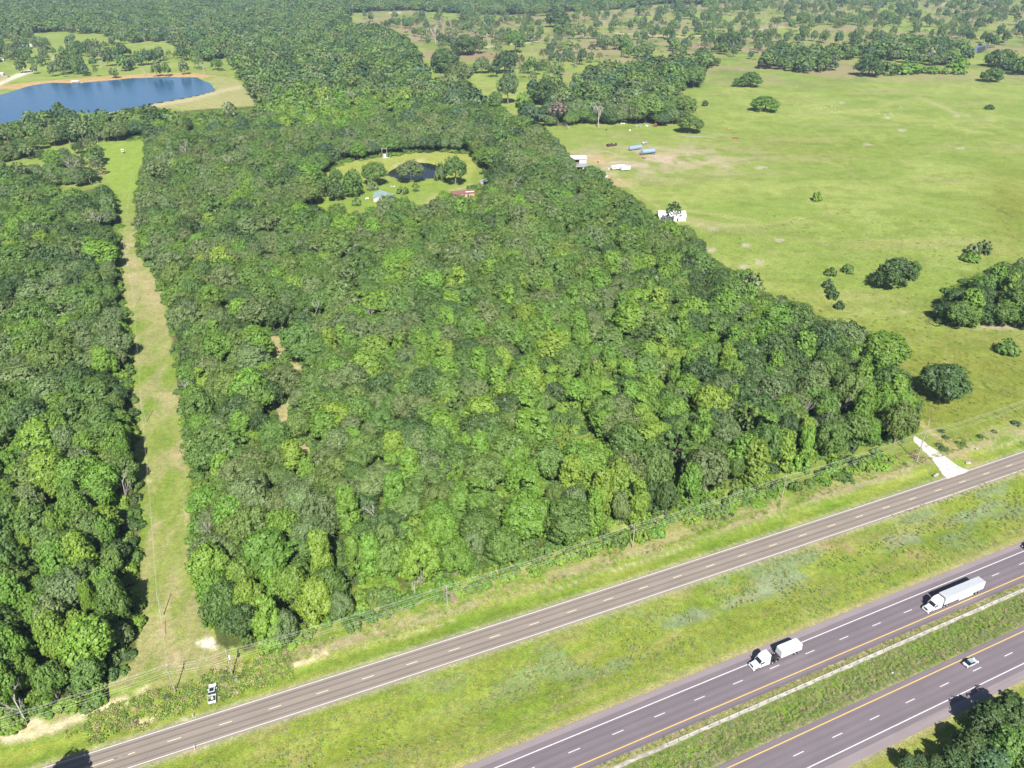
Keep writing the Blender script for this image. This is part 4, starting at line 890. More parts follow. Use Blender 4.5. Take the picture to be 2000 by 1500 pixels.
# undergrowth
rows = []
for (s, r0, r1, seed) in ((3.6, 100, 420, 11), (6.0, 420, 1100, 12)):
    X, Y = grid_pts(s, r0, r1, seed); u, v = prj(X, Y, 1.0)
    wd = inpoly(u, v, MAINWOOD) | inpoly(u, v, LEFTWOOD) | inpoly(u, v, EASTWOOD)
    gp = np.zeros(len(X), bool)
    for (c, a, b) in GAPS[:6]: gp |= ell(u, v, c, a, b) < 1.1
    al, pe = AP(X, Y); q = pe - fr_pe(al)
    k = (wd | ((q > 16.5) & (q < 27) & (al > -100) & (al < 128)) | ((q > 15.5) & (q < 26) & (al < -141))) & ~gp & (q > 18.0) & ~inpoly(u, v, STRIP) & ~inpoly(u, v, HOME) & ~inpoly(u, v, LAKE) & (rng.random(len(X)) < .8)
    for x, y, uu, vv in zip(X[k], Y[k], u[k], v[k]):
        b = float(field(BRIGHT, np.array(uu), np.array(vv))); fq = AP(x, y); tone = 'lime' if rt.random() < .15 + .4 * b else rt.choice(['mid', 'bright', 'olive', 'mid', 'dark'] if fq[1] > 68 else ['mid', 'bright', 'bright', 'lime', 'olive'])
        i, pR, pH = rt.choice(SK['shrub']); R = rt.uniform(1.3, 2.9) * (s / 3.6) ** .6; rows.append((x, y, -.1, rt.uniform(0, 6.28), R / pR, rt.uniform(1.2, 3.6) / pH, i, tint_of(tone, rt)))
# savanna scrub
X, Y = grid_pts(15, 900, 3000, 13); u, v = prj(X, Y, 1.0); k = (inpoly(u, v, NESAV)) & (rng.random(len(X)) < .07)
for x, y in zip(X[k], Y[k]):
    i, pR, pH = rt.choice(SK['shrub']); R = rt.uniform(1.5, 4); rows.append((x, y, -.1, rt.uniform(0, 6.28), R / pR, R * .6 / pH, i, tint_of(rt.choice(['lime', 'bright', 'olive', 'mid']), rt)))
scatter('undergrowth', rows, 'low tangled undergrowth filling the gaps between the trees', 'undergrowth')
# fence-line brush and roadside weeds
TUF = bpy.data.collections.new('tuft_kinds'); M_TUFT = M_LEAF
for i in range(3):
    rr = np.random.default_rng(900 + i); n = 46; P = np.stack([rr.normal(0, .28, n), rr.normal(0, .28, n), rr.uniform(.05, .36, n)], -1); Nn = rr.normal(size=(n, 3)) * .38 + np.array([0, -.15, 1.0]); vv, ff = cards(P, Nn, .13, rr, .5)
    me = bpy.data.meshes.new('tuft'); me.from_pydata(vv.tolist(), [], [tuple(map(int, f)) for f in ff]); me.materials.append(M_TUFT)
    la = me.attributes.new('leaf', 'FLOAT', 'FACE'); la.data.foreach_set('value', rr.uniform(0, 1, len(ff)).astype(np.float32)); TUF.objects.link(bpy.data.objects.new('tuft_%d' % i, me))
rows = []; GCOL = {'g': (.20, .29, .045), 'y': (.30, .32, .07), 't': (.30, .27, .13), 'b': (.20, .26, .12), 'd': (.13, .20, .035)}
def tufts(n, fa, fp, cols, smin=.7, smax=1.6, test=None):
    for _ in range(n):
        a = rt.uniform(*fa); p = rt.uniform(*fp); x, y = W(a, p)
        if test and not test(a, p, x, y): continue
        c = GCOL[rt.choice(cols)]; kk = rt.uniform(.8, 1.2); s = rt.uniform(smin, smax); z = float(ground_z(np.array([x]), np.array([y]))[0]) if False else -.08
        rows.append((x, y, z, rt.uniform(0, 6.28), s, s * rt.uniform(.6, 1.3), rt.randrange(3), (c[0] * kk, c[1] * kk, c[2] * kk)))
tufts(3600, (-70, 130), (-17.0, -9.0), 'ggdbtt', .5, 1.0)
tufts(1500, (-70, 130), (-7.2, -5.9), 'ttyd', .4, .9)
def vt(a, p, x, y): return float(vnoise(np.array(a / 7), np.array(p / 4), 77)) > .42
tufts(5200, (-150, 175), (9, 34), 'gyytbbg', .4, 1.0, vt)
tufts(2600, (-150, 175), (52, 60), 'ggttdyy', .5, 1.5, vt)
tufts(420, (-145, -95), (50, 60), 'gdtg', .8, 2.2)
for _ in range(2600):                                          # pasture clumps
    u = rt.uniform(1380, 2040); v = rt.uniform(420, 840); x, y = at(u, v)
    if bool(inpoly(np.array([u]), np.array([v]), MAINWOOD)[0]) or v > 1500: continue
    c = GCOL[rt.choice('gdyt')]; s = rt.uniform(.8, 2.0); rows.append((x, y, -.08, rt.uniform(0, 6.28), s, s * .7, rt.randrange(3), c))
scatter('roadside_weeds', rows, 'tufts of grass and weeds over the verges, median and pasture', 'weeds', coll=TUF)
# fence-line bushes right of the drive and single roadside saplings
FB = [(1836, 854, 12, 'dark', 'dark weed clump beside the grass track, topmost of the fence-line clumps'), (1844, 866, 12, 'dark', 'dark weed clump in the fence line above the gravel driveway'),
      (1832, 882, 15, 'grey', 'scraggly grey-green bush left part, between driveway and grass track'), (1840, 890, 16, 'dark', 'scraggly dark bush right part, between driveway and grass track'), (1868, 876, 10, 'mid', 'small bush where the fence line meets the grass track'),
      (1878, 880, 12, 'mid', 'weedy clump just right of the small fence-line bush'), (1912, 866, 13, 'dark', 'dark bush at the left end of the right-hand fence line'), (1940, 856, 10, 'dark', 'dark bush in the middle of the right-hand fence line'), (1982, 842, 16, 'dark', 'low dark bush near the right edge of the fence line'),
      (1407, 1018, 12, 'dark', 'left of two dark saplings standing on the roadside verge'), (1424, 1012, 12, 'dark', 'right of two dark saplings standing on the roadside verge'), (1712, 918, 8, 'dark', 'tiny dark bush in the dry grass near the driveway pole'), (1765, 917, 9, 'mid', 'small green bush in the dry grass left of the brush pile'),
      (396, 1325, 14, 'mid', 'leafy bush just left of the parked pickup'), (392, 1338, 11, 'bright', 'bright weeds left of the parked pickup door'), (235, 1388, 12, 'mid', 'clump of tall weeds at the end of the sandy wash'), (320, 1352, 12, 'dark', 'dark weeds below the left roadside pole')]
for (u, v, wpx, tone, lab) in FB:
    x, y, R, H = img_size(u, v + 3, v - 8, wpx); place_tree('shrub', x, y, max(R * .8, .6), max(R * .75, .7), tint_of(tone, R_), 'shrub', lab, 'bush')

# ------------------------------------------------------------------ utility poles and wires
def pole(x, y, h, label, arm=True, az=0.0, tf=False, r=.17, lean=0.0, arm_h=None):
    t = empty('utility_pole', (x, y, -.05), az, label, 'utility pole', 'utility poles'); MB().tube((0, 0, 0), (0, 0, h), r, r * .65, 8).build('shaft', M_POLE, t)
    ah = arm_h or h - 1.6
    if arm:
        MB().box((0, 0, ah), (.14, 2.6, .16)).build('crossarm', M_STEEL, t)
        for k in (-1.15, 1.15, .45): MB().tube((0, k, ah + .08), (0, k, ah + .34), .06, .04, 6).build('insulator', M_WHITE, t)
    MB().tube((0, 0, h), (0, 0, h + .28), .07, .04, 6).build('insulator', M_WHITE, t)
    if tf:
        for s_ in tf: MB().tube((.42, s_, ah - 1.5), (.42, s_, ah - .4), .28, .28, 10).box((.2, s_, ah - .9), (.2, .12, .2)).build('transformer', M_WHITE, t)
    return t
RP = [(-124.0, 57.3, 10.6, 'leaning-looking roadside pole left of the parked pickup, first from the left', True, False), (-109.7, 56.7, 9.6, 'roadside pole behind the parked pickup with white transformer gear', True, (0.0,)),
      (-49.0, 55.9, 9.0, 'roadside pole beside pale bare brush, third from the left', True, False), (14.2, 56.0, 10.0, 'roadside pole in front of the tall vine-covered trees, dark base', True, False),
      (75.6, 56.8, 9.4, 'roadside pole on the verge between the woods and the frontage road bend', True, False)]
for (a, p, h, lb, arm, tf) in RP: pole(*W(a, p), h, lb, arm, TH, tf)
tall = pole(*W(136.4, 53.5), 18.6, 'tallest pole, crossarm at mid height, beside the gravel driveway', True, TH, False, .2, arm_h=11.6)
pole(*W(-186, 58), 10.5, 'roadside pole beyond the left edge of the photo', True, TH)
pole(*W(200, 56), 11.5, 'roadside pole beyond the right edge of the photo', True, TH)
t = empty('thin_pole', (*W(-.3, 60.1), -.05), 0, 'short thin leaning pole in the brush at the woods edge', 'pole'); MB().tube((0, 0, 0), (.3, 0, 4.0), .1, .07, 6).build('shaft', M_DEAD, t); MB().tube((.1, -.5, 2.4), (.3, .5, 2.7), .05, .05, 5).build('brace', M_DEAD, t)
def wire(pts, label, sag=1.0, r=.014):
    b = MB()
    for p, q in zip(pts[:-1], pts[1:]):
        prev = None
        for k in range(13):
            s_ = k / 12; c = (p[0] + (q[0] - p[0]) * s_, p[1] + (q[1] - p[1]) * s_, p[2] + (q[2] - p[2]) * s_ - sag * 4 * s_ * (1 - s_))
            if prev: b.tube(prev, c, r, r, 4)
            prev = c
    o = b.build('overhead_wire', M_WIRE); tag(o, label, 'power line', 'overhead wires'); return o
line = [(-186, 58, 10.5), (-124, 57.3, 10.6), (-109.7, 56.7, 9.6), (-49, 55.9, 9.0), (14.2, 56, 10.0), (75.6, 56.8, 9.4), (136.4, 53.5, 13.2), (200, 56, 11.5)]
for (dp, dz, lb) in ((0, .3, 'topmost wire of the roadside pole line'), (1.15, -1.2, 'far-side crossarm wire of the roadside pole line'), (.45, -1.2, 'middle crossarm wire of the roadside pole line'), (-1.15, -1.2, 'near-side crossarm wire of the roadside pole line'), (0, -3.2, 'lowest communication cable of the roadside pole line')):
    wire([(*W(a, p + dp), h + dz) for (a, p, h) in line], lb)
SPOLE = [((313, 1192), 8.8, 'lone grey pole low in the mown strip beside a shaded patch'), ((285, 815), 9.5, 'pole halfway up the mown strip with a long dark shadow'), ((268, 583), 9.5, 'pole in the upper middle of the mown strip'), ((251, 488), 9.5, 'pole on bare ground where the strip narrows'), ((258, 425), 9.5, 'pole near the narrow top of the strip'), ((268, 345), 9.5, 'farthest pole in the green top of the strip')]
sp = []
for (p, h, lb) in SPOLE:
    x, y = at(*p); pole(x, y, h, lb, False, TH, False, .15); sp.append((x, y, h))
wire([(*W(-124, 57.3), 10.6)] + [(a, b, h + .25) for a, b, h in sp], 'upper wire running up the mown strip', 1.2, .012)
wire([(*W(-124, 57.3), 9.6)] + [(a, b, h - 1.0) for a, b, h in sp], 'lower wire running up the mown strip', 1.3, .012)

# ------------------------------------------------------------------ vehicles (front towards local +X)
def wheel(parent, x, y, r=.5, wd=.28, dual=False):
    s_ = 1 if y > 0 else -1
    w_ = MB().tube((0, -wd / 2 * (2.1 if dual else 1), 0), (0, wd / 2 * (2.1 if dual else 1), 0), r, r, 20).build('tyre', M_TYRE, None)
    w_.parent = parent; w_.location = (x, y, r); w_.name = 'wheel'
    MB().tube((0, s_ * wd / 2 * (2.1 if dual else 1) * .9, 0), (0, s_ * (wd / 2 * (2.1 if dual else 1) + .02), 0), r * .62, r * .5, 14).build('rim', M_RIM, w_)
    return w_
def tractor(t, sleeper=True):
    """conventional sleeper tractor, front bumper at x=0, rear of frame at x=-8.2"""
    MB().prism([(-.35, .55), (-.05, .75), (-.08, 1.25), (-.45, 1.55), (-1.75, 1.95), (-1.8, .6)], -.92, .92, .18).build('hood', M_WHITE, t, bevel=.08)
    MB().box((-.1, 0, .52), (.5, 2.4, .5), top=(.8, .9)).build('bumper', M_WHITE, t, bevel=.08)
    MB().box((-.04, 0, 1.02), (.1, 1.1, .75)).build('grille', M_BLACK, t)
    for s_ in (-1, 1):
        MB().box((-.3, s_ * 1.0, .98), (.45, .3, .26), top=(.7, .8)).build('headlight', M_LAMP, t)
        MB().prism([(-.45, .6), (-.55, 1.05), (-.9, 1.28), (-1.6, 1.28), (-1.95, 1.0), (-2.1, .6)], s_ * .86 - .3, s_ * .86 + .3, .06).build('fender', M_WHITE, t, bevel=.05)
        MB().box((-1.95, s_ * 1.38, 2.25), (.16, .1, .75)).box((-2.0, s_ * 1.25, 2.0), (.05, .3, .05)).build('mirror', M_BLACK, t)
        MB().box((-2.75, s_ * 1.235, 2.15), (.95, .03, .62), top=(.8, 1)).build('side_window', M_GLASS, t)
        MB().tube((-3.1, s_ * 1.0, .72), (-4.6, s_ * 1.0, .72), .32, .32, 14).build('fuel_tank', M_RIM, t)
        MB().box((-4.4, s_ * 1.12, 1.0), (1.7, .18, .9)).build('side_skirt', M_WHITE, t)
    MB().prism([(-1.75, .65), (-1.75, 1.95), (-2.45, 2.65), (-3.4, 2.8), (-3.4, .65)], -1.22, 1.22, .08).build('cab', M_WHITE, t, bevel=.06)
    MB().prism([(-3.4, .7), (-2.5, 2.62), (-2.75, 3.25), (-3.6, 3.85), (-5.2, 3.95), (-5.2, .7)], -1.24, 1.24, .14).build('sleeper', M_WHITE, t, bevel=.08)
    MB().add([(-1.74, -1.02, 1.98), (-1.74, 1.02, 1.98), (-2.42, .95, 2.68), (-2.42, -.95, 2.68)], [(0, 1, 2, 3)]).add([(-1.72, -1.02, 2.0), (-1.72, 1.02, 2.0), (-2.4, .95, 2.71), (-2.4, -.95, 2.71)], [(0, 1, 2, 3)]).build('windshield', M_GLASS, t)
    MB().box((-6.2, 0, .85), (4.4, .85, .28)).build('frame', M_BLACK, t)
    MB().box((-6.6, 0, 1.08), (1.1, .95, .16), top=(.7, .8)).build('fifth_wheel', M_BLACK, t)
    MB().box((-5.45, 0, 1.3), (.25, 1.5, .9)).build('deck_box', M_BLACK, t)
    for s_ in (-1, 1):
        MB().tube((-5.35, s_ * .95, .9), (-5.35, s_ * .95, 3.6), .08, .08, 8).build('exhaust_stack', M_STEEL, t)
        MB().box((-8.25, s_ * .9, .65), (.04, .62, .7)).build('mud_flap', M_BLACK, t)
        wheel(t, -1.25, s_ * 1.02, .51, .3)
        for x_ in (-6.1, -7.4): wheel(t, x_, s_ * .93, .51, .28, True)
x, y = W(77.5, -2.1)
t = empty('semi_truck', (x, y, 0.005), TH + math.pi, 'white semi truck hauling a long plain white box trailer beside the yellow line', 'truck', 'vehicles on the westbound road'); tractor(t)
MB().box((-13.95, 0, 2.68), (16.15, 2.58, 2.78)).build('trailer_box', M_WHITE, t, bevel=.05)
MB().box((-5.83, 0, 3.1), (.12, 1.7, 1.0)).build('reefer_panel', M_BLACK, t)
MB().box((-13.95, 0, 4.09), (16.0, 2.44, .05)).build('roof', mat('trailer_roof', (.40, .42, .45), .4, .1), t)
for s_ in (-1, 1):
    MB().box((-13.95, s_ * 1.3, 1.27), (16.1, .06, .14)).build('side_rail', M_STEEL, t)
    MB().box((-15.0, s_ * 1.24, .78), (6.0, .04, .7)).build('side_skirt', M_WHITE, t)
    MB().box((-10.2, s_ * .8, .7), (.14, .14, 1.1)).box((-10.2, s_ * .8, .12), (.3, .3, .06)).build('landing_leg', M_STEEL, t)
    for x_ in (-19.3, -20.6): wheel(t, x_, s_ * .93, .51, .28, True)
    MB().box((-22.05, s_ * 1.05, 1.15), (.06, .3, .14)).build('tail_light', M_REDL, t)
MB().box((-20.2, 0, 1.05), (3.2, 1.2, .3)).build('axle_frame', M_BLACK, t); MB().box((-21.98, 0, .6), (.1, 2.3, .14)).build('underride_bar', M_STEEL, t)
for s_ in (-.64, .64): MB().box((-22.05, s_, 2.68), (.04, 1.2, 2.6)).build('rear_door', M_WHITE, t)
x, y = W(18.2, 2.15)
t = empty('semi_truck', (x, y, 0.005), TH + math.pi, 'white sleeper tractor with open deck pulling a short chamfered white box over the shoulder line', 'truck', 'vehicles on the westbound road'); tractor(t)
MB().box((-2.95, 0, 2.83), (.3, .55, .04)).build('roof_hatch', M_GLASS, t)
prof = [(-8.95, 1.1), (-8.95, 3.3), (-9.25, 3.62), (-15.4, 3.62), (-16.05, 3.15), (-16.05, 1.1)]
MB().prism(prof, -1.27, 1.27, .22).build('trailer_box', M_WHITE, t, bevel=.07)
MB().box((-12.4, 1.262, 1.9), (4.2, .03, .12)).box((-12.4, -1.262, 1.9), (4.2, .03, .12)).build('side_rail', M_STEEL, t)
MB().box((-12.6, -.15, 3.64), (5.2, .5, .05)).build('roof_walkway', M_WROOF, t)
MB().tube((-11.3, 0, 3.6), (-11.3, 0, 3.8), .35, .35, 12).build('hatch', M_WROOF, t); MB().tube((-13.7, 0, 3.6), (-13.7, 0, 3.8), .35, .35, 12).build('hatch', M_WROOF, t)
MB().box((-10.6, 0, .95), (11.2, .8, .26)).build('chassis', M_BLACK, t)
for s_ in (-1, 1):
    for x_ in (-13.9, -15.1): wheel(t, x_, s_ * .93, .51, .28, True)
    MB().box((-9.8, s_ * .8, .62), (.14, .14, .9)).build('landing_leg', M_STEEL, t)
    MB().box((-16.1, s_ * .95, 1.0), (.06, .3, .14)).build('tail_light', M_REDL, t)
def car(t, paint, L=4.5, wd=1.82, H=1.45, suv=False):
    h = L / 2; b0 = .28; bl = .82 if not suv else .98
    MB().prism([(h - .05, b0), (h, .55), (h - .35, bl - .12), (h - 1.2, bl), (-h + .75, bl + .02), (-h + .05, bl - .08), (-h, .5), (-h + .1, b0)], -wd / 2, wd / 2, .09).build('body', paint, t, bevel=.1)
    xr0, xr1 = (h - 1.85, -h + 1.45) if not suv else (h - 1.8, -h + .7)
    MB().prism([(h - 1.2, bl - .02), (xr0, H), (xr1, H), (-h + (.62 if not suv else .2), bl - .02)], -wd / 2 + .1, wd / 2 - .1, .17).build('windows', M_GLASS, t, bevel=.04)
    MB().box(((xr0 + xr1) / 2, 0, H + .015), (abs(xr0 - xr1) * 1.0, wd - .58, .05)).build('roof', paint, t, bevel=.02)
    for s_ in (-1, 1):
        for x_ in (h - .85, -h + .85): wheel(t, x_, s_ * (wd / 2 - .12), .33, .22)
        MB().box((h - .12, s_ * (wd / 2 - .32), .62), (.2, .36, .14)).build('headlight', M_LAMP, t)
        MB().box((-h + .06, s_ * (wd / 2 - .3), .72), (.12, .36, .14)).build('tail_light', M_REDL, t)
        MB().box((h - 1.45, s_ * (wd / 2 + .06), bl + .05), (.14, .18, .12)).build('mirror', paint, t)
x, y = W(73.0, -20.75); t = empty('car', (x, y, .005), TH, 'silver-blue car with glass roof alone on the eastbound road, lower right', 'car'); car(t, M_SILVER)
MB().box((-.2, 0, 1.49), (1.3, 1.1, .03)).build('sunroof', mat('roof_glass', (.26, .33, .34), .15), t)
x, y = W(130.6, 4.3); t = empty('car', (x, y, .005), TH + math.pi, 'dark vehicle cut off by the right edge on the westbound road', 'car', 'vehicles on the westbound road'); car(t, mat('black_paint', (.015, .017, .03), .25), 5.0, 1.95, 1.75, True)
# pickup
a, b = at(340 + 640 / 9.37, 1240 + 845 / 9.37), at(340 + 622 / 9.37, 1240 + 1200 / 9.37)
px, py = (a[0] + b[0]) / 2, (a[1] + b[1]) / 2; hd = math.atan2(a[1] - b[1], a[0] - b[0])
t = empty('pickup_truck', (px, py, -.03), hd, 'white crew-cab pickup with black roof panel and dark open bed, parked on the dirt track', 'pickup')
MB().prism([(2.9, .45), (2.95, .8), (2.75, 1.08), (1.35, 1.18), (-.75, 1.15), (-.75, .45)], -1.0, 1.0, .1).build('body', M_WHITE, t, bevel=.1)
for s_ in (-1, 1):
    MB().box((-1.85, s_ * .93, .82), (2.2, .08, .72)).build('bed_side', M_WHITE, t, bevel=.03)
MB().box((-2.93, 0, .82), (.1, 1.98, .7)).build('tailgate', M_WHITE, t, bevel=.03); MB().box((-1.8, 0, .58), (2.2, 1.76, .08)).build('bed_floor', M_BLACK, t)
MB().box((-3.05, 0, .5), (.2, 1.9, .22)).build('bumper', M_STEEL, t); MB().box((2.95, 0, .55), (.16, 1.85, .3)).build('bumper', M_BLACK, t)
MB().prism([(1.75, 1.1), (.85, 1.86), (-.5, 1.88), (-.8, 1.12)], -.93, .93, .16).build('cab_glass', M_GLASS, t, bevel=.04)
MB().box((.08, 0, 1.9), (1.35, 1.5, .06)).build('roof', M_WHITE, t, bevel=.02); MB().box((.12, 0, 1.945), (1.1, 1.14, .04)).build('roof_panel', M_GLASS, t)
MB().box((-.74, 0, 1.2), (.12, 1.7, .1)).build('bed_rail', M_BLACK, t)
for s_ in (-1, 1):
    for x_ in (1.95, -1.85): wheel(t, x_, s_ * .86, .41, .27)
    MB().box((2.86, s_ * .75, .9), (.16, .34, .2)).build('headlight', M_LAMP, t); MB().box((-2.97, s_ * .88, .9), (.06, .14, .36)).build('tail_light', M_REDL, t); MB().box((.95, s_ * 1.08, 1.2), (.18, .22, .2)).build('mirror', M_WHITE, t)
lo_ = MB().box((0, 0, .0), (.75, .6, .3), top=(.9, .9)).box((.1, .1, .2), (.4, .3, .15)).build('cargo_box', mat('pale_cargo', (.6, .6, .62), .5), None, bevel=.04)
lo_.location = (px - 1.7 * math.cos(hd), py - 1.7 * math.sin(hd), .84); lo_.rotation_euler = (0, 0, hd + .2); tag(lo_, 'pale load lying in the open bed of the parked pickup', 'box')

# ------------------------------------------------------------------ buildings and yard things
def gable(name, u, v, L, wd, hw, hr, az, mroof, mwall, label, cat, ribs=True, door=True, ov=.4):
    x, y = at(u, v); t = empty(name, (x, y, 0), az, label, cat)
    MB().box((0, 0, hw / 2 - .1), (L, wd, hw + .2)).build('wall', mwall, t)
    MB().add([(-L / 2, -wd / 2, hw), (-L / 2, wd / 2, hw), (-L / 2, 0, hr), (L / 2, -wd / 2, hw), (L / 2, wd / 2, hw), (L / 2, 0, hr)], [(0, 2, 1), (3, 4, 5)]).build('gable_wall', mwall, t)
    sl_ = (hr - hw) / (wd / 2)
    for s_ in (-1, 1):
        y1 = s_ * (wd / 2 + ov); z1 = hw - sl_ * ov
        r = MB().add([(-L / 2 - ov, 0, hr), (L / 2 + ov, 0, hr), (L / 2 + ov, y1, z1), (-L / 2 - ov, y1, z1), (-L / 2 - ov, 0, hr + .1), (L / 2 + ov, 0, hr + .1), (L / 2 + ov, y1, z1 + .1), (-L / 2 - ov, y1, z1 + .1)],
                     [(0, 1, 2, 3), (7, 6, 5, 4), (0, 4, 5, 1), (2, 6, 7, 3), (1, 5, 6, 2), (0, 3, 7, 4)]).build('roof', mroof, t)
        if ribs:
            for k in range(int(L / 1.2) + 1):
                xx = -L / 2 + k * 1.2; MB().add([(xx, 0, hr + .1), (xx + .06, 0, hr + .1), (xx + .06, y1, z1 + .1), (xx, y1, z1 + .1), (xx, 0, hr + .15), (xx + .06, 0, hr + .15), (xx + .06, y1, z1 + .15), (xx, y1, z1 + .15)], [(4, 5, 6, 7), (0, 4, 7, 3), (1, 2, 6, 5)]).build('seam', mroof, r)
    if door: MB().box((L * .2, -wd / 2 - .03, 1.05), (1.0, .08, 2.1)).build('door', M_BLACK, t)
    for k in (-.28, .02): MB().box((L * k, -wd / 2 - .03, 1.5), (1.2, .08, 1.0)).build('window', M_GLASS, t)
    return t
M_GREENR = mat('green_metal_roof', (.26, .36, .34), .4, .2, var=.05); M_MAROON = mat('maroon_metal_roof', (.20, .09, .09), .45, var=.1); M_TANW = mat('tan_siding', (.45, .29, .19), .8); M_GREYW = mat('grey_siding', (.4, .38, .36), .8)
g = gable('green_roofed_house', 748, 385, 15, 9.5, 2.9, 4.7, math.radians(96), M_GREENR, M_GREYW, 'house with sage-green metal roof and open porch at the edge of the woods', 'house')
MB().add([(-1.5, -4.9, 2.95), (5.5, -4.9, 2.95), (5.5, -10.5, 2.3), (-1.5, -10.5, 2.3), (-1.5, -4.9, 3.1), (5.5, -4.9, 3.1), (5.5, -10.5, 2.45), (-1.5, -10.5, 2.45)], [(0, 1, 2, 3), (7, 6, 5, 4), (0, 4, 5, 1), (2, 6, 7, 3), (1, 5, 6, 2), (0, 3, 7, 4)]).build('porch_roof', M_GREENR, g)
for p_ in ((-1.3, -10.2), (2, -10.2), (5.3, -10.2)): MB().box((p_[0], p_[1], 1.15), (.18, .18, 2.3)).build('porch_post', M_WHITE, g)
g = gable('red_roofed_house', 909, 381, 17, 8, 2.8, 4.1, math.radians(14), M_MAROON, M_TANW, 'long tan house with maroon and white roof, right side of the home clearing', 'house')
MB().add([(-8.9, .02, 4.24), (8.9, .02, 4.24), (8.9, 4.5, 2.8), (-8.9, 4.5, 2.8)], [(0, 1, 2, 3)]).build('white_roof_panel', M_WROOF, g)
MB().box((5.0, -2.2, 3.58), (6.5, 3.4, .08)).build('white_roof_panel', M_WROOF, g)
def shed(name, u, v, L, wd, h0, h1, az, mr_, mw_, label, cat='shed', opens=True):
    x, y = at(u, v); t = empty(name, (x, y, 0), az, label, cat)
    MB().add([(-L / 2 - .3, -wd / 2 - .3, h0), (L / 2 + .3, -wd / 2 - .3, h0), (L / 2 + .3, wd / 2 + .3, h1), (-L / 2 - .3, wd / 2 + .3, h1), (-L / 2 - .3, -wd / 2 - .3, h0 + .14), (L / 2 + .3, -wd / 2 - .3, h0 + .14), (L / 2 + .3, wd / 2 + .3, h1 + .14), (-L / 2 - .3, wd / 2 + .3, h1 + .14)],
             [(3, 2, 1, 0), (4, 5, 6, 7), (0, 1, 5, 4), (1, 2, 6, 5), (2, 3, 7, 6), (3, 0, 4, 7)]).build('roof', mr_, t)
    hm_ = min(h0, h1) - .05
    MB().box((0, wd / 2 - .06, hm_ / 2), (L, .1, hm_)).box((-L / 2 + .06, 0, hm_ / 2), (.1, wd - .25, hm_)).box((L / 2 - .06, 0, hm_ / 2), (.1, wd - .25, hm_)).build('wall', mw_, t)
    if opens: MB().box((L * .25, -wd / 2 + .05, hm_ * .4), (L * .45, .1, hm_ * .8)).build('front_panel', mw_, t)
    for sx in (-1, 0, 1): MB().box((sx * (L / 2 - .12), -wd / 2 + .1, hm_ / 2), (.14, .14, hm_)).build('post', M_STEEL, t)
    return t
shed('white_shed', 1136, 318, 10, 7, 2.6, 3.3, math.radians(2), M_WROOF, M_WHITE, 'open-fronted shed with flat white roof at the woods edge, upper left of the pasture')
shed('grey_lean_to', 1142, 332, 8.5, 4.5, 1.9, 2.3, math.radians(3), mat('grey_tin', (.36, .35, .38), .5, .3), M_GREYW, 'low grey lean-to just below the white-roofed shed')
shed('grey_shed', 950, 358, 5.0, 4, 2.1, 2.6, math.radians(60), mat('blue_grey_tin', (.32, .36, .42), .5, .2), M_GREYW, 'little blue-grey shed above the red-roofed house')
gable('white_barn', 1315, 431, 18.5, 12, 3.3, 5.4, math.radians(-2), M_WROOF, M_WHITE, 'white metal barn half hidden by a thin dark tree', 'barn')
gable('small_white_barn', 1178, 356, 8, 6.5, 2.6, 4.2, math.radians(70), M_WROOF, M_WROOF, 'small white gabled building at the woods edge below the camper', 'shed', ribs=False)
M_PINK = mat('faded_red_tin', (.42, .22, .17), .7)
shed('rusty_shed', 1191, 354, 4.0, 4, 1.9, 2.4, math.radians(65), M_PINK, M_TANW, 'faded reddish shed against the small white building')
# camper and boxy trailer
x, y = at(1213, 334); t = empty('camper', (x, y, 0), math.radians(200), 'white travel camper with small dark windows, left of the boxy white trailer', 'camper')
MB().prism([(4.6, .7), (4.9, 1.5), (4.5, 2.7), (4.0, 2.9), (-4.2, 2.9), (-4.6, 2.5), (-4.6, .7)], -1.25, 1.25, .05).build('body', M_WHITE, t, bevel=.08)
for s_ in (-1, 1):
    for x_ in (-2.6, 0.2, 3.0): MB().box((x_, s_ * 1.23, 1.9), (.9, .06, .6)).build('window', M_GLASS, t)
    for x_ in (-.6, -1.6): wheel(t, x_, s_ * 1.1, .36, .2)
MB().box((1.6, 1.24, 1.7), (.7, .05, 1.8)).build('door', M_GREYW, t); MB().tube((4.6, 0, .6), (6.0, 0, .5), .06, .06, 6).build('hitch', M_STEEL, t); MB().box((-1.2, 0, 3.0), (.8, .8, .25)).build('roof_unit', M_WROOF, t)
x, y = at(1227, 336); t = empty('box_trailer', (x, y, 0), math.radians(22), 'boxy white cargo trailer right of the camper', 'trailer')
MB().box((0, 0, 1.65), (6.4, 2.4, 2.1)).build('body', M_WHITE, t, bevel=.08); MB().tube((-3.2, 0, .6), (-4.4, 0, .5), .06, .06, 6).build('hitch', M_STEEL, t)
for s_ in (-1, 1):
    for x_ in (.4, 1.3): wheel(t, x_, s_ * 1.1, .36, .2)
MB().box((3.22, 0, 1.6), (.05, 2.1, 1.9)).build('rear_door', M_WROOF, t); MB().box((0, 0, 2.71), (6.2, 2.2, .05)).build('roof', mat('pinkish_roof', (.5, .42, .44), .6), t)
M_BLUE = mat('blue_grey_paint', (.22, .30, .44), .35, .1, var=.06)
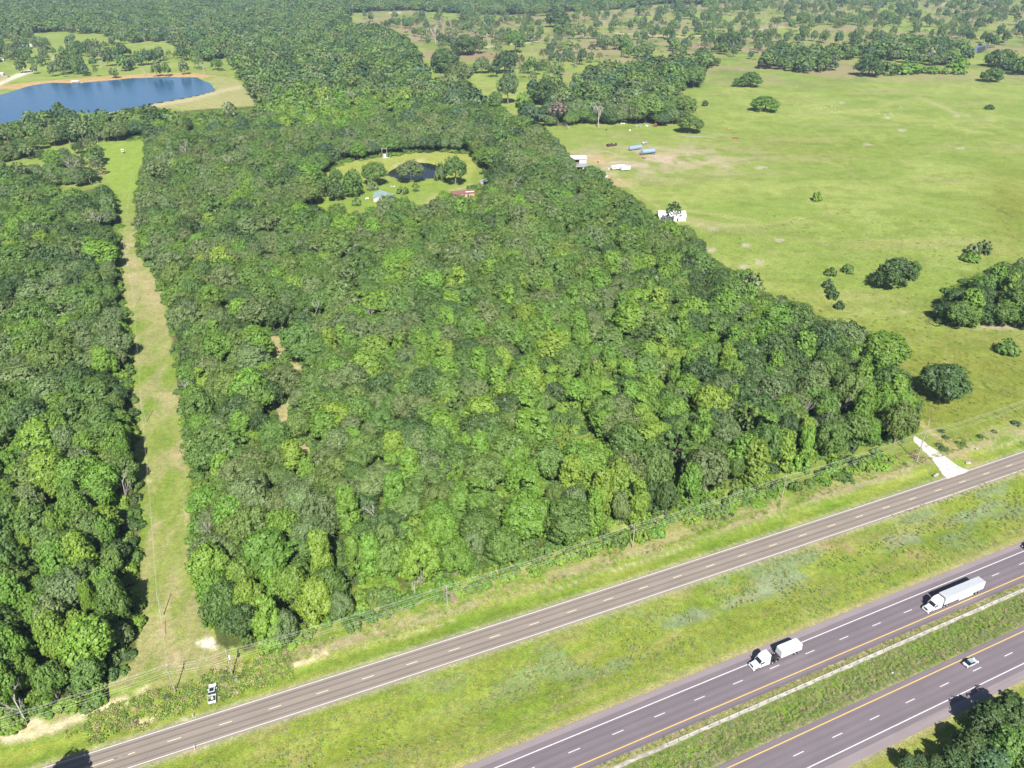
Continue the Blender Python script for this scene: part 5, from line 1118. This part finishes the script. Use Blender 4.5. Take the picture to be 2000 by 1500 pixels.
def tank(u, v, L, r, az, label, wheels, zc):
    x, y = at(u, v); t = empty('tank_trailer' if wheels else 'storage_tank', (x, y, 0), az, label, 'tank')
    MB().tube((-L / 2, 0, zc), (L / 2, 0, zc), r, r, 20).tube((L / 2, 0, zc), (L / 2 + r * .4, 0, zc), r, r * .55, 20).tube((-L / 2, 0, zc), (-L / 2 - r * .4, 0, zc), r, r * .55, 20).build('tank', M_BLUE, t, True).modifiers.new('e', 'EDGE_SPLIT')
    for k in (-.3, 0, .3): MB().tube((L * k - .06, 0, zc), (L * k + .06, 0, zc), r + .04, r + .04, 20).build('band', M_BLUE, t)
    MB().tube((0, 0, zc + r - .05), (0, 0, zc + r + .25), .3, .3, 10).build('hatch', M_STEEL, t)
    if wheels:
        for s_ in (-1, 1):
            for x_ in (L / 2 - .6, L / 2 - 2.0): wheel(t, x_, s_ * (r + .3), .6, .4)
            wheel(t, -L / 2 - .6, s_ * .9, .6, .4)
        MB().box((0, 0, .75), (L + 2, 1.0, .25)).build('chassis', M_BLACK, t); MB().box((-L / 2 - 1.3, 0, 1.3), (1.2, 1.4, .9)).build('pump_unit', M_STEEL, t)
    else:
        for k in (-.35, .35): MB().box((L * k, 0, .25), (.4, r * 1.7, .7)).build('saddle', M_STEEL, t)
tank(1247, 296, 9.5, 1.5, math.radians(30), 'long rounded blue-grey tank lying on the pasture, left one of two', False, 1.6)
tank(1272, 305, 9.0, 1.55, math.radians(20), 'blue-grey tank trailer on wheels, right one of two', True, 2.1)
x, y = at(1201, 288); t = empty('scrap_bin', (x, y, 0), math.radians(28), 'long dark brown open bin on the pasture left of the blue tanks', 'bin'); M_RUSTD = mat('dark_rust', (.06, .035, .03), .8)
MB().box((0, 0, .55), (7.5, 2.2, .1)).build('floor', M_BLACK, t)
for s_ in (-1, 1): MB().box((0, s_ * 1.1, .9), (7.5, .1, 1.5), top=(1.04, 1)).build('side', M_RUSTD, t); MB().box((s_ * 3.75, 0, .9), (.1, 2.1, 1.5)).build('end', M_RUSTD, t)
MB().tube((1.5, -.3, 1.0), (2.3, .4, 1.5), .3, .3, 8).build('scrap', M_WROOF, t)
x, y = at(1266, 285); t = empty('farm_implement', (x, y, 0), .3, 'small cart of reddish parts behind the left blue tank', 'trailer'); MB().box((0, 0, .7), (4.5, 1.8, .25)).build('deck', M_PINK, t); MB().box((.8, .2, 1.2), (1.6, 1.2, .8), top=(.8, .8)).build('engine', M_BLUE, t); MB().box((-1.2, 0, 1.1), (1.1, 1.0, .6)).build('crate', M_WROOF, t)
for s_ in (-1, 1): wheel(t, .2, s_ * 1.0, .45, .25)
x, y = at(1264, 313); t = empty('orange_machine', (x, y, 0), .4, 'small orange machine just below the blue tank trailer', 'machine'); M_OR = mat('orange_paint', (.6, .16, .05), .5)
MB().box((0, 0, .9), (2.2, 1.2, .8), top=(.7, .9)).build('body', M_OR, t, bevel=.05); MB().tube((-1, 0, .9), (-2.2, 0, 1.6), .12, .08, 6).build('arm', M_OR, t)
for s_ in (-1, 1):
    for x_ in (-.7, .7): wheel(t, x_, s_ * .7, .4, .25)
x, y = at(1286, 251); t = empty('orange_tractor', (x, y, 0), 2.2, 'orange tractor at the right end of the junk pile under the big olive oak', 'tractor')
MB().box((.7, 0, 1.3), (1.9, .9, .8), top=(.9, .85)).build('hood', M_OR, t, bevel=.05); MB().box((-.8, 0, 1.9), (1.3, 1.4, 1.5), top=(.85, .85)).build('cab', M_OR, t, bevel=.05); MB().box((-.8, 0, 2.05), (1.36, 1.3, .7)).build('window', M_GLASS, t)
for s_ in (-1, 1): wheel(t, -.9, s_ * 1.0, .8, .45); wheel(t, 1.3, s_ * .8, .5, .3)
def pile(name, u, v, n, spread, cols, label, cat, hmax=.8):
    x, y = at(u, v); t = empty(name, (x, y, 0), 0, label, cat); rr = random.Random(u * 7 + v)
    for k in range(n):
        c = rr.choice(cols); L = rr.uniform(.6, 2.4); MB().box((rr.uniform(-1, 1) * spread[0], rr.uniform(-1, 1) * spread[1], hmax * .3), (L, rr.uniform(.4, 1.2), rr.uniform(.2, hmax)), rr.uniform(0, 3), top=(.8, .8)).build('piece', c, t)
pile('junk_pile', 1266, 250, 14, (9, 2.2), [M_WROOF, M_GREYW, M_PINK, M_BLUE, M_BLACK], 'long pile of mixed junk in the shade of the big olive oak', 'junk pile', 1.2)
pile('sheet_stack', 1225, 244, 6, (5, 1), [M_WROOF, M_WHITE], 'row of white sheets and boxes on the grass left of the junk pile', 'sheets', .6)
pile('yard_clutter', 1148, 346, 9, (7, 3), [M_WROOF, M_GREYW, M_PINK, M_STEEL], 'clutter of pale things at the woods edge below the lean-to', 'junk pile', .8)
pile('rubble', 1200, 362, 8, (3, 5), [M_PINK, M_TANW, M_WROOF], 'reddish rubble trailing down from the small white building', 'rubble', .7)
pile('picnic_clutter', 724, 384, 4, (2.5, 1.5), [M_WROOF, M_WHITE], 'pale garden things left of the green-roofed house', 'garden things', .7)
pile('garden_seats', 773, 361, 3, (2, 1), [M_WROOF, M_GREYW], 'pale seats on the lawn left of the pond front oak', 'garden seats', .6)
pile('block_heap', 1905, 919 + 5, 0, (1, 1), [M_CONC], 'x', 'x') if False else None
def slab(name, u, v, size, az, m, label, cat, z=0):
    x, y = at(u, v); o = MB().box((0, 0, size[2] / 2), size, top=(.92, .9)).box((size[0] * .1, 0, size[2] * 1.1), (size[0] * .5, size[1] * .6, size[2] * .3)).build(name, m, None, bevel=min(size) * .15); o.location = (x, y, z); o.rotation_euler = (0, 0, az); tag(o, label, cat); return o
slab('concrete_culvert_end', 1825, 941, (2.6, .9, .7), TH + .2, M_CONC, 'pale concrete culvert end in the grass left of the driveway mouth', 'culvert')
slab('concrete_culvert_end', 1888, 918, (1.9, .8, .6), TH - .5, M_CONC, 'pale concrete culvert end right of the driveway mouth', 'culvert')
slab('pale_rock', 1905, 890, (1.0, .8, .5), .3, M_CONC, 'pale rock in the grass between fence line and frontage road', 'rock')
slab('meter_box', 454, 1323, (1.0, .8, .9), .3, mat('green_box', (.16, .2, .16), .6), 'small grey-green utility box in the weeds right of the pickup', 'utility box')
slab('litter', 1735, 1325, (.5, .35, .2), .3, M_WHITE, 'scrap of white litter in the median grass above the silver car', 'litter')
x, y = at(1443, 277); t = empty('rusty_trough', (x, y, 0), -.1, 'rust-red trough lying in the pasture right of the long pipe', 'trough'); M_RUST = mat('rust_red', (.25, .06, .035), .85)
MB().box((0, 0, .35), (6.2, 1.3, .1)).build('floor', M_RUST, t)
for s_ in (-1, 1): MB().box((0, s_ * .7, .6), (6.2, .1, .9)).build('side', M_RUST, t)
for s_ in (-1, 1): MB().box((s_ * 3.1, 0, .6), (.1, 1.3, .9)).build('end', M_RUST, t)
a = at(1338, 271); b = at(1404, 275); o = MB().tube((a[0], a[1], .3), (b[0], b[1], .3), .3, .3, 8).build('grey_pipe', mat('grey_pipe', (.24, .25, .26), .6)); tag(o, 'long grey pipe lying on the pasture below the spreading olive oak', 'pipe')
slab('orange_crate', 1430, 258, (2.0, 1.2, .7), .2, M_OR, 'small orange crate in the pasture above the rusty trough', 'crate'); slab('rusty_drum', 1419, 244, (1.2, 1.0, .9), .2, M_RUST, 'small rusty drum in the pasture above the orange crate', 'drum')
slab('white_bin', 1237, 259, (1.4, 1.2, 1.3), .1, M_WHITE, 'white cube-shaped bin alone below the white sheets', 'bin'); slab('dark_drum', 1192, 243, (1.4, 1.2, 1.3), .1, M_BLACK, 'dark drum right of the tall white dead tree', 'drum'); slab('dark_drum', 1191, 257, (1.6, 1.2, .8), .4, M_BLACK, 'low dark lump below the drum near the dead tree', 'drum')
slab('yard_cart', 1174, 320, (1.2, 1.0, 1.0), .4, M_RUSTD, 'small dark cart on the bare ground right of the white shed', 'cart'); slab('white_post_box', 1195, 334, (.7, .7, 1.4), .4, M_WHITE, 'small white upright box left of the camper', 'box')
# broken stump
x, y = at(1594, 400); t = empty('broken_stump', (x, y, -.1), .2, 'broken grey tree stump with fallen log in the middle pasture', 'stump'); MB().tube((0, 0, 0), (.2, 0, 3.0), .55, .35, 9).tube((.2, 0, 2.9), (.5, .1, 3.9), .28, .05, 6).build('trunk', M_DEAD, t); MB().tube((.8, .2, .35), (5.5, 1.0, .3), .35, .15, 7).build('log', M_DEAD, t)
# water tower
x, y = at(1149, 76); t = empty('water_tower', (x, y, 0), 0, 'small white water tower far off on the tan hillside', 'water tower')
b = MB()
for (z0, r0, z1, r1) in ((11, 2.0, 12.5, 3.8), (12.5, 3.8, 15.5, 3.9), (15.5, 3.9, 17.4, 2.4), (17.4, 2.4, 18.0, .4)): b.tube((0, 0, z0), (0, 0, z1), r0, r1, 18)
b.build('tank', M_WHITE, t)
for k in range(4): MB().tube((math.cos(k * 1.57) * 3.2, math.sin(k * 1.57) * 3.2, 0), (math.cos(k * 1.57) * 2.2, math.sin(k * 1.57) * 2.2, 12), .2, .2, 6).build('leg', M_WHITE, t)
# lake dock with roofed boat lift
x, y = at(156, 150); t = empty('boat_dock', (x, y, 0), .02, 'white-roofed boat dock on the far shore of the lake', 'boat dock')
MB().box((0, 0, 2.7), (10, 7, .25)).build('roof', M_WROOF, t); MB().box((0, 0, .25), (9.4, 6.4, .25)).build('deck', M_GREYW, t); MB().box((7.5, 0, .25), (6, 1.8, .22)).build('gangway', M_GREYW, t)
for sx in (-1, 1):
    for sy in (-1, 1): MB().box((sx * 4.5, sy * 3.0, 1.2), (.2, .2, 3.2)).build('post', M_WHITE, t)
MB().prism([(2.6, .3), (2.9, .9), (-2.7, .9), (-2.5, .3)], -.9, .9).build('boat_cradle', M_WHITE, t)
# deer blind at the top of the strip
x, y = at(247, 289); t = empty('deer_blind', (x, y, 0), .4, 'small grey box stand on the bright grass at the top of the strip', 'deer blind'); MB().box((0, 0, 2.6), (2.2, 2.2, 2.0)).build('cabin', M_GREYW, t); MB().box((0, 0, 3.7), (2.6, 2.6, .14)).build('roof', M_WROOF, t); MB().box((.3, -1.11, 2.9), (1.2, .05, .5)).build('window', M_BLACK, t)
for sx in (-1, 1):
    for sy in (-1, 1): MB().tube((sx * 1.2, sy * 1.2, 0), (sx * .9, sy * .9, 1.7), .07, .07, 5).build('leg', M_POLE, t)
# white machinery frame beside the pond
x, y = at(758, 305); t = empty('pump_rig', (x, y, 0), .1, 'white twin-mast rig with tank at the woods edge above the pond', 'rig')
for s_ in (-2.1, 2.1): MB().tube((s_, 0, 0), (s_, 0, 9.5), .2, .14, 8).build('mast', M_GREYW, t)
MB().box((0, 0, 8.2), (5.0, .2, .25)).build('crossbeam', M_GREYW, t); MB().tube((0, -.4, .6), (0, -.4, 3.4), 1.1, 1.1, 14).build('tank', M_WROOF, t); MB().tube((.8, -.6, .6), (4.6, -2.2, .3), .18, .18, 6).build('pipe', M_WROOF, t); MB().box((0, -.5, .3), (4.2, 2.4, .5)).build('base', M_CONC, t)
# lakeside camp at the left edge
gable('lake_cabin', 6, 133, 14, 7, 2.6, 3.8, .3, M_WROOF, M_GREYW, 'pale-roofed cabin at the left edge above the lake lane', 'cabin', ribs=False)
gable('lake_cabin', 8, 106, 16, 8, 2.6, 3.8, .25, mat('light_grey_roof', (.45, .46, .48), .5), M_GREYW, 'grey-roofed cabin in the trees at the far left edge', 'cabin', ribs=False)
gable('long_shed', 66, 78, 40, 9, 2.8, 3.9, .12, mat('light_grey_roof', (.45, .46, .48), .5), M_GREYW, 'long pale-roofed shed among the trees beyond the lake', 'shed', ribs=False)
for k_, (u, v, lb) in enumerate([(18, 136, 'white car parked beside the lake lane, left of the dark one'), (26, 137, 'grey car parked at the end of the lake lane')]):
    x, y = at(u, v); t = empty('car', (x, y, 0), .6 + k_, lb, 'car', 'cars by the lake'); car(t, M_WHITE if k_ == 0 else M_STEEL)
for o_ in list(COL.objects):
    if o_.parent is None and o_.name.split('.')[0] in ('camper', 'box_trailer', 'tank_trailer', 'storage_tank', 'scrap_bin', 'white_shed', 'grey_lean_to', 'small_white_barn', 'farm_implement', 'orange_tractor', 'orange_machine', 'junk_pile', 'sheet_stack'):
        o_.scale = [1.32 * c_ for c_ in o_.scale]
# white birds on the pasture
egb = [(1559, 215), (1565, 213), (1602, 219), (1619, 220), (1624, 225), (1632, 218), (1638, 223), (1646, 227), (1639, 219), (1641, 236), (1564, 180), (1723, 234), (1735, 236), (1747, 234), (1750, 238), (1762, 224), (1769, 225), (1766, 222), (1611, 222), (1595, 223)]
eg = None
for (u, v) in egb:
    x, y = at(u, v)
    if eg is None:
        eg = empty('white_bird', (x, y, 0), 0, 'one of the white birds dotted over the upper pasture', 'bird', 'white birds on the upper pasture')
        b = MB(); b.tube((-.6, 0, .75), (-.15, 0, .85), .08, .3, 8).tube((-.15, 0, .85), (.4, 0, .95), .3, .16, 8).tube((.4, 0, .95), (.6, 0, 1.35), .12, .08, 6).tube((.6, 0, 1.35), (.8, 0, 1.35), .1, .08, 6).tube((.8, 0, 1.35), (1.0, 0, 1.32), .04, .01, 5).build('body', M_WHITE, eg)
        for s_ in (-1, 1): MB().tube((0, s_ * .1, 0), (0, s_ * .1, .75), .03, .03, 4).build('leg', M_BLACK, eg)
    else:
        o = copy_tree(eg); o.location = (x, y, 0); o.rotation_euler = (0, 0, R_.uniform(0, 6.28))
# brush pile beside the drive pole, roadside debris
x, y = at(1795, 908); t = empty('brush_pile', (x, y, 0), 0, 'heap of brown cut branches and roots at the foot of the tallest pole', 'brush pile'); b = MB(); b2 = MB()
for k in range(90):
    p = (R_.gauss(0, 1.6) - 1, R_.gauss(0, 1.4) + 1, R_.uniform(0, .9)); d = (R_.uniform(-1.4, 1.4), R_.uniform(-1.4, 1.4), R_.uniform(-.3, .6)); (b if k % 3 else b2).tube(p, (p[0] + d[0], p[1] + d[1], max(.05, p[2] + d[2])), .07, .03, 4)
o = b.build('twigs', mat('brown_twigs', (.16, .085, .06), .95), t); o['kind'] = 'stuff'; o = b2.build('pale_roots', M_DEAD, t); o['kind'] = 'stuff'
x, y = at(880, 1170); t = empty('bare_brush', (x, y, 0), 0, 'pale pinkish-grey leafless brush beside the third roadside pole', 'bush'); b = MB()
for k in range(150):
    a_ = R_.uniform(0, 6.28); r_ = R_.uniform(.3, 1.8); p = (R_.gauss(0, .8), R_.gauss(0, .9), 0); b.tube(p, (p[0] + math.cos(a_) * r_, p[1] + math.sin(a_) * r_, R_.uniform(.8, 3.2)), .035, .015, 3)
o = b.build('twigs', mat('pinkish_twigs', (.36, .27, .22), .95), t); o['kind'] = 'stuff'
# short guide posts and sign by the frontage road, yellow marker at the right edge
for (u, v, lb) in [(371, 1455, 'short pale guide post at the lower edge of the frontage road, by bare soil'), (369, 1393, 'short pale guide post at the upper edge of the frontage road')]:
    x, y = at(u, v); t = empty('guide_post', (x, y, -.05), 0, lb, 'guide post'); MB().tube((0, 0, 0), (-.1, 0, 1.5), .07, .07, 6).build('shaft', M_WHITE, t); MB().box((-.1, -.05, 1.35), (.16, .04, .24)).build('reflector', M_LAMP, t)
x, y = at(1999, 882); t = empty('marker_sign', (x, y, -.05), TH, 'small yellow road marker sign at the right edge above the frontage road', 'sign'); MB().tube((0, 0, 0), (0, 0, 1.9), .05, .05, 6).build('post', M_STEEL, t); MB().box((0, -.05, 1.8), (.75, .04, .75)).build('panel', mat('yellow_sign', (.75, .55, .04), .5), t)
# guy anchor and wire of the strip pole
o = MB().tube((*at(317, 1232), 0), (*at(312.5, 1211), 2.2), .09, .05, 6).build('guy_marker', mat('guy_brown', (.35, .2, .14), .8)); tag(o, 'slanting brown guy marker below the lone strip pole', 'guy marker')
# post-and-wire fence right of the driveway
f0, f1 = at(1912, 868), at(2060, 824); t = empty('wire_fence', (*f0, -.05), math.atan2(f1[1] - f0[1], f1[0] - f0[0]), 'post and wire fence running to the right edge above the frontage road', 'fence'); Lf = math.hypot(f1[0] - f0[0], f1[1] - f0[1])
fpst = MB().tube((0, 0, 0), (0, 0, 1.3), .07, .06, 5).build('post', M_POLE, t)
for k in range(1, int(Lf / 4)): o = fpst.copy(); COL.objects.link(o); o.parent = t; o.location = (k * 4, 0, 0)
for z in (.5, .9, 1.2): MB().tube((0, .07, z), (Lf, .07, z), .012, .012, 3).build('wire', M_WIRE, t)

# ------------------------------------------------------------------ air
hz = MB().box((0, 0, (178 - 6) / 2), (25000, 25000, 178 + 6)).build('haze', bpy.data.materials.new('summer_air')); tag(hz, kind='stuff')
hm = hz.data.materials[0]; hm.use_nodes = True; t = hm.node_tree; t.nodes.clear(); o = t.nodes.new('ShaderNodeOutputMaterial'); pv = t.nodes.new('ShaderNodeVolumePrincipled')
pv.inputs['Color'].default_value = (.55, .74, 1, 1); pv.inputs['Density'].default_value = .000065; pv.inputs['Anisotropy'].default_value = 0.0
t.links.new(pv.outputs[0], o.inputs['Volume'])
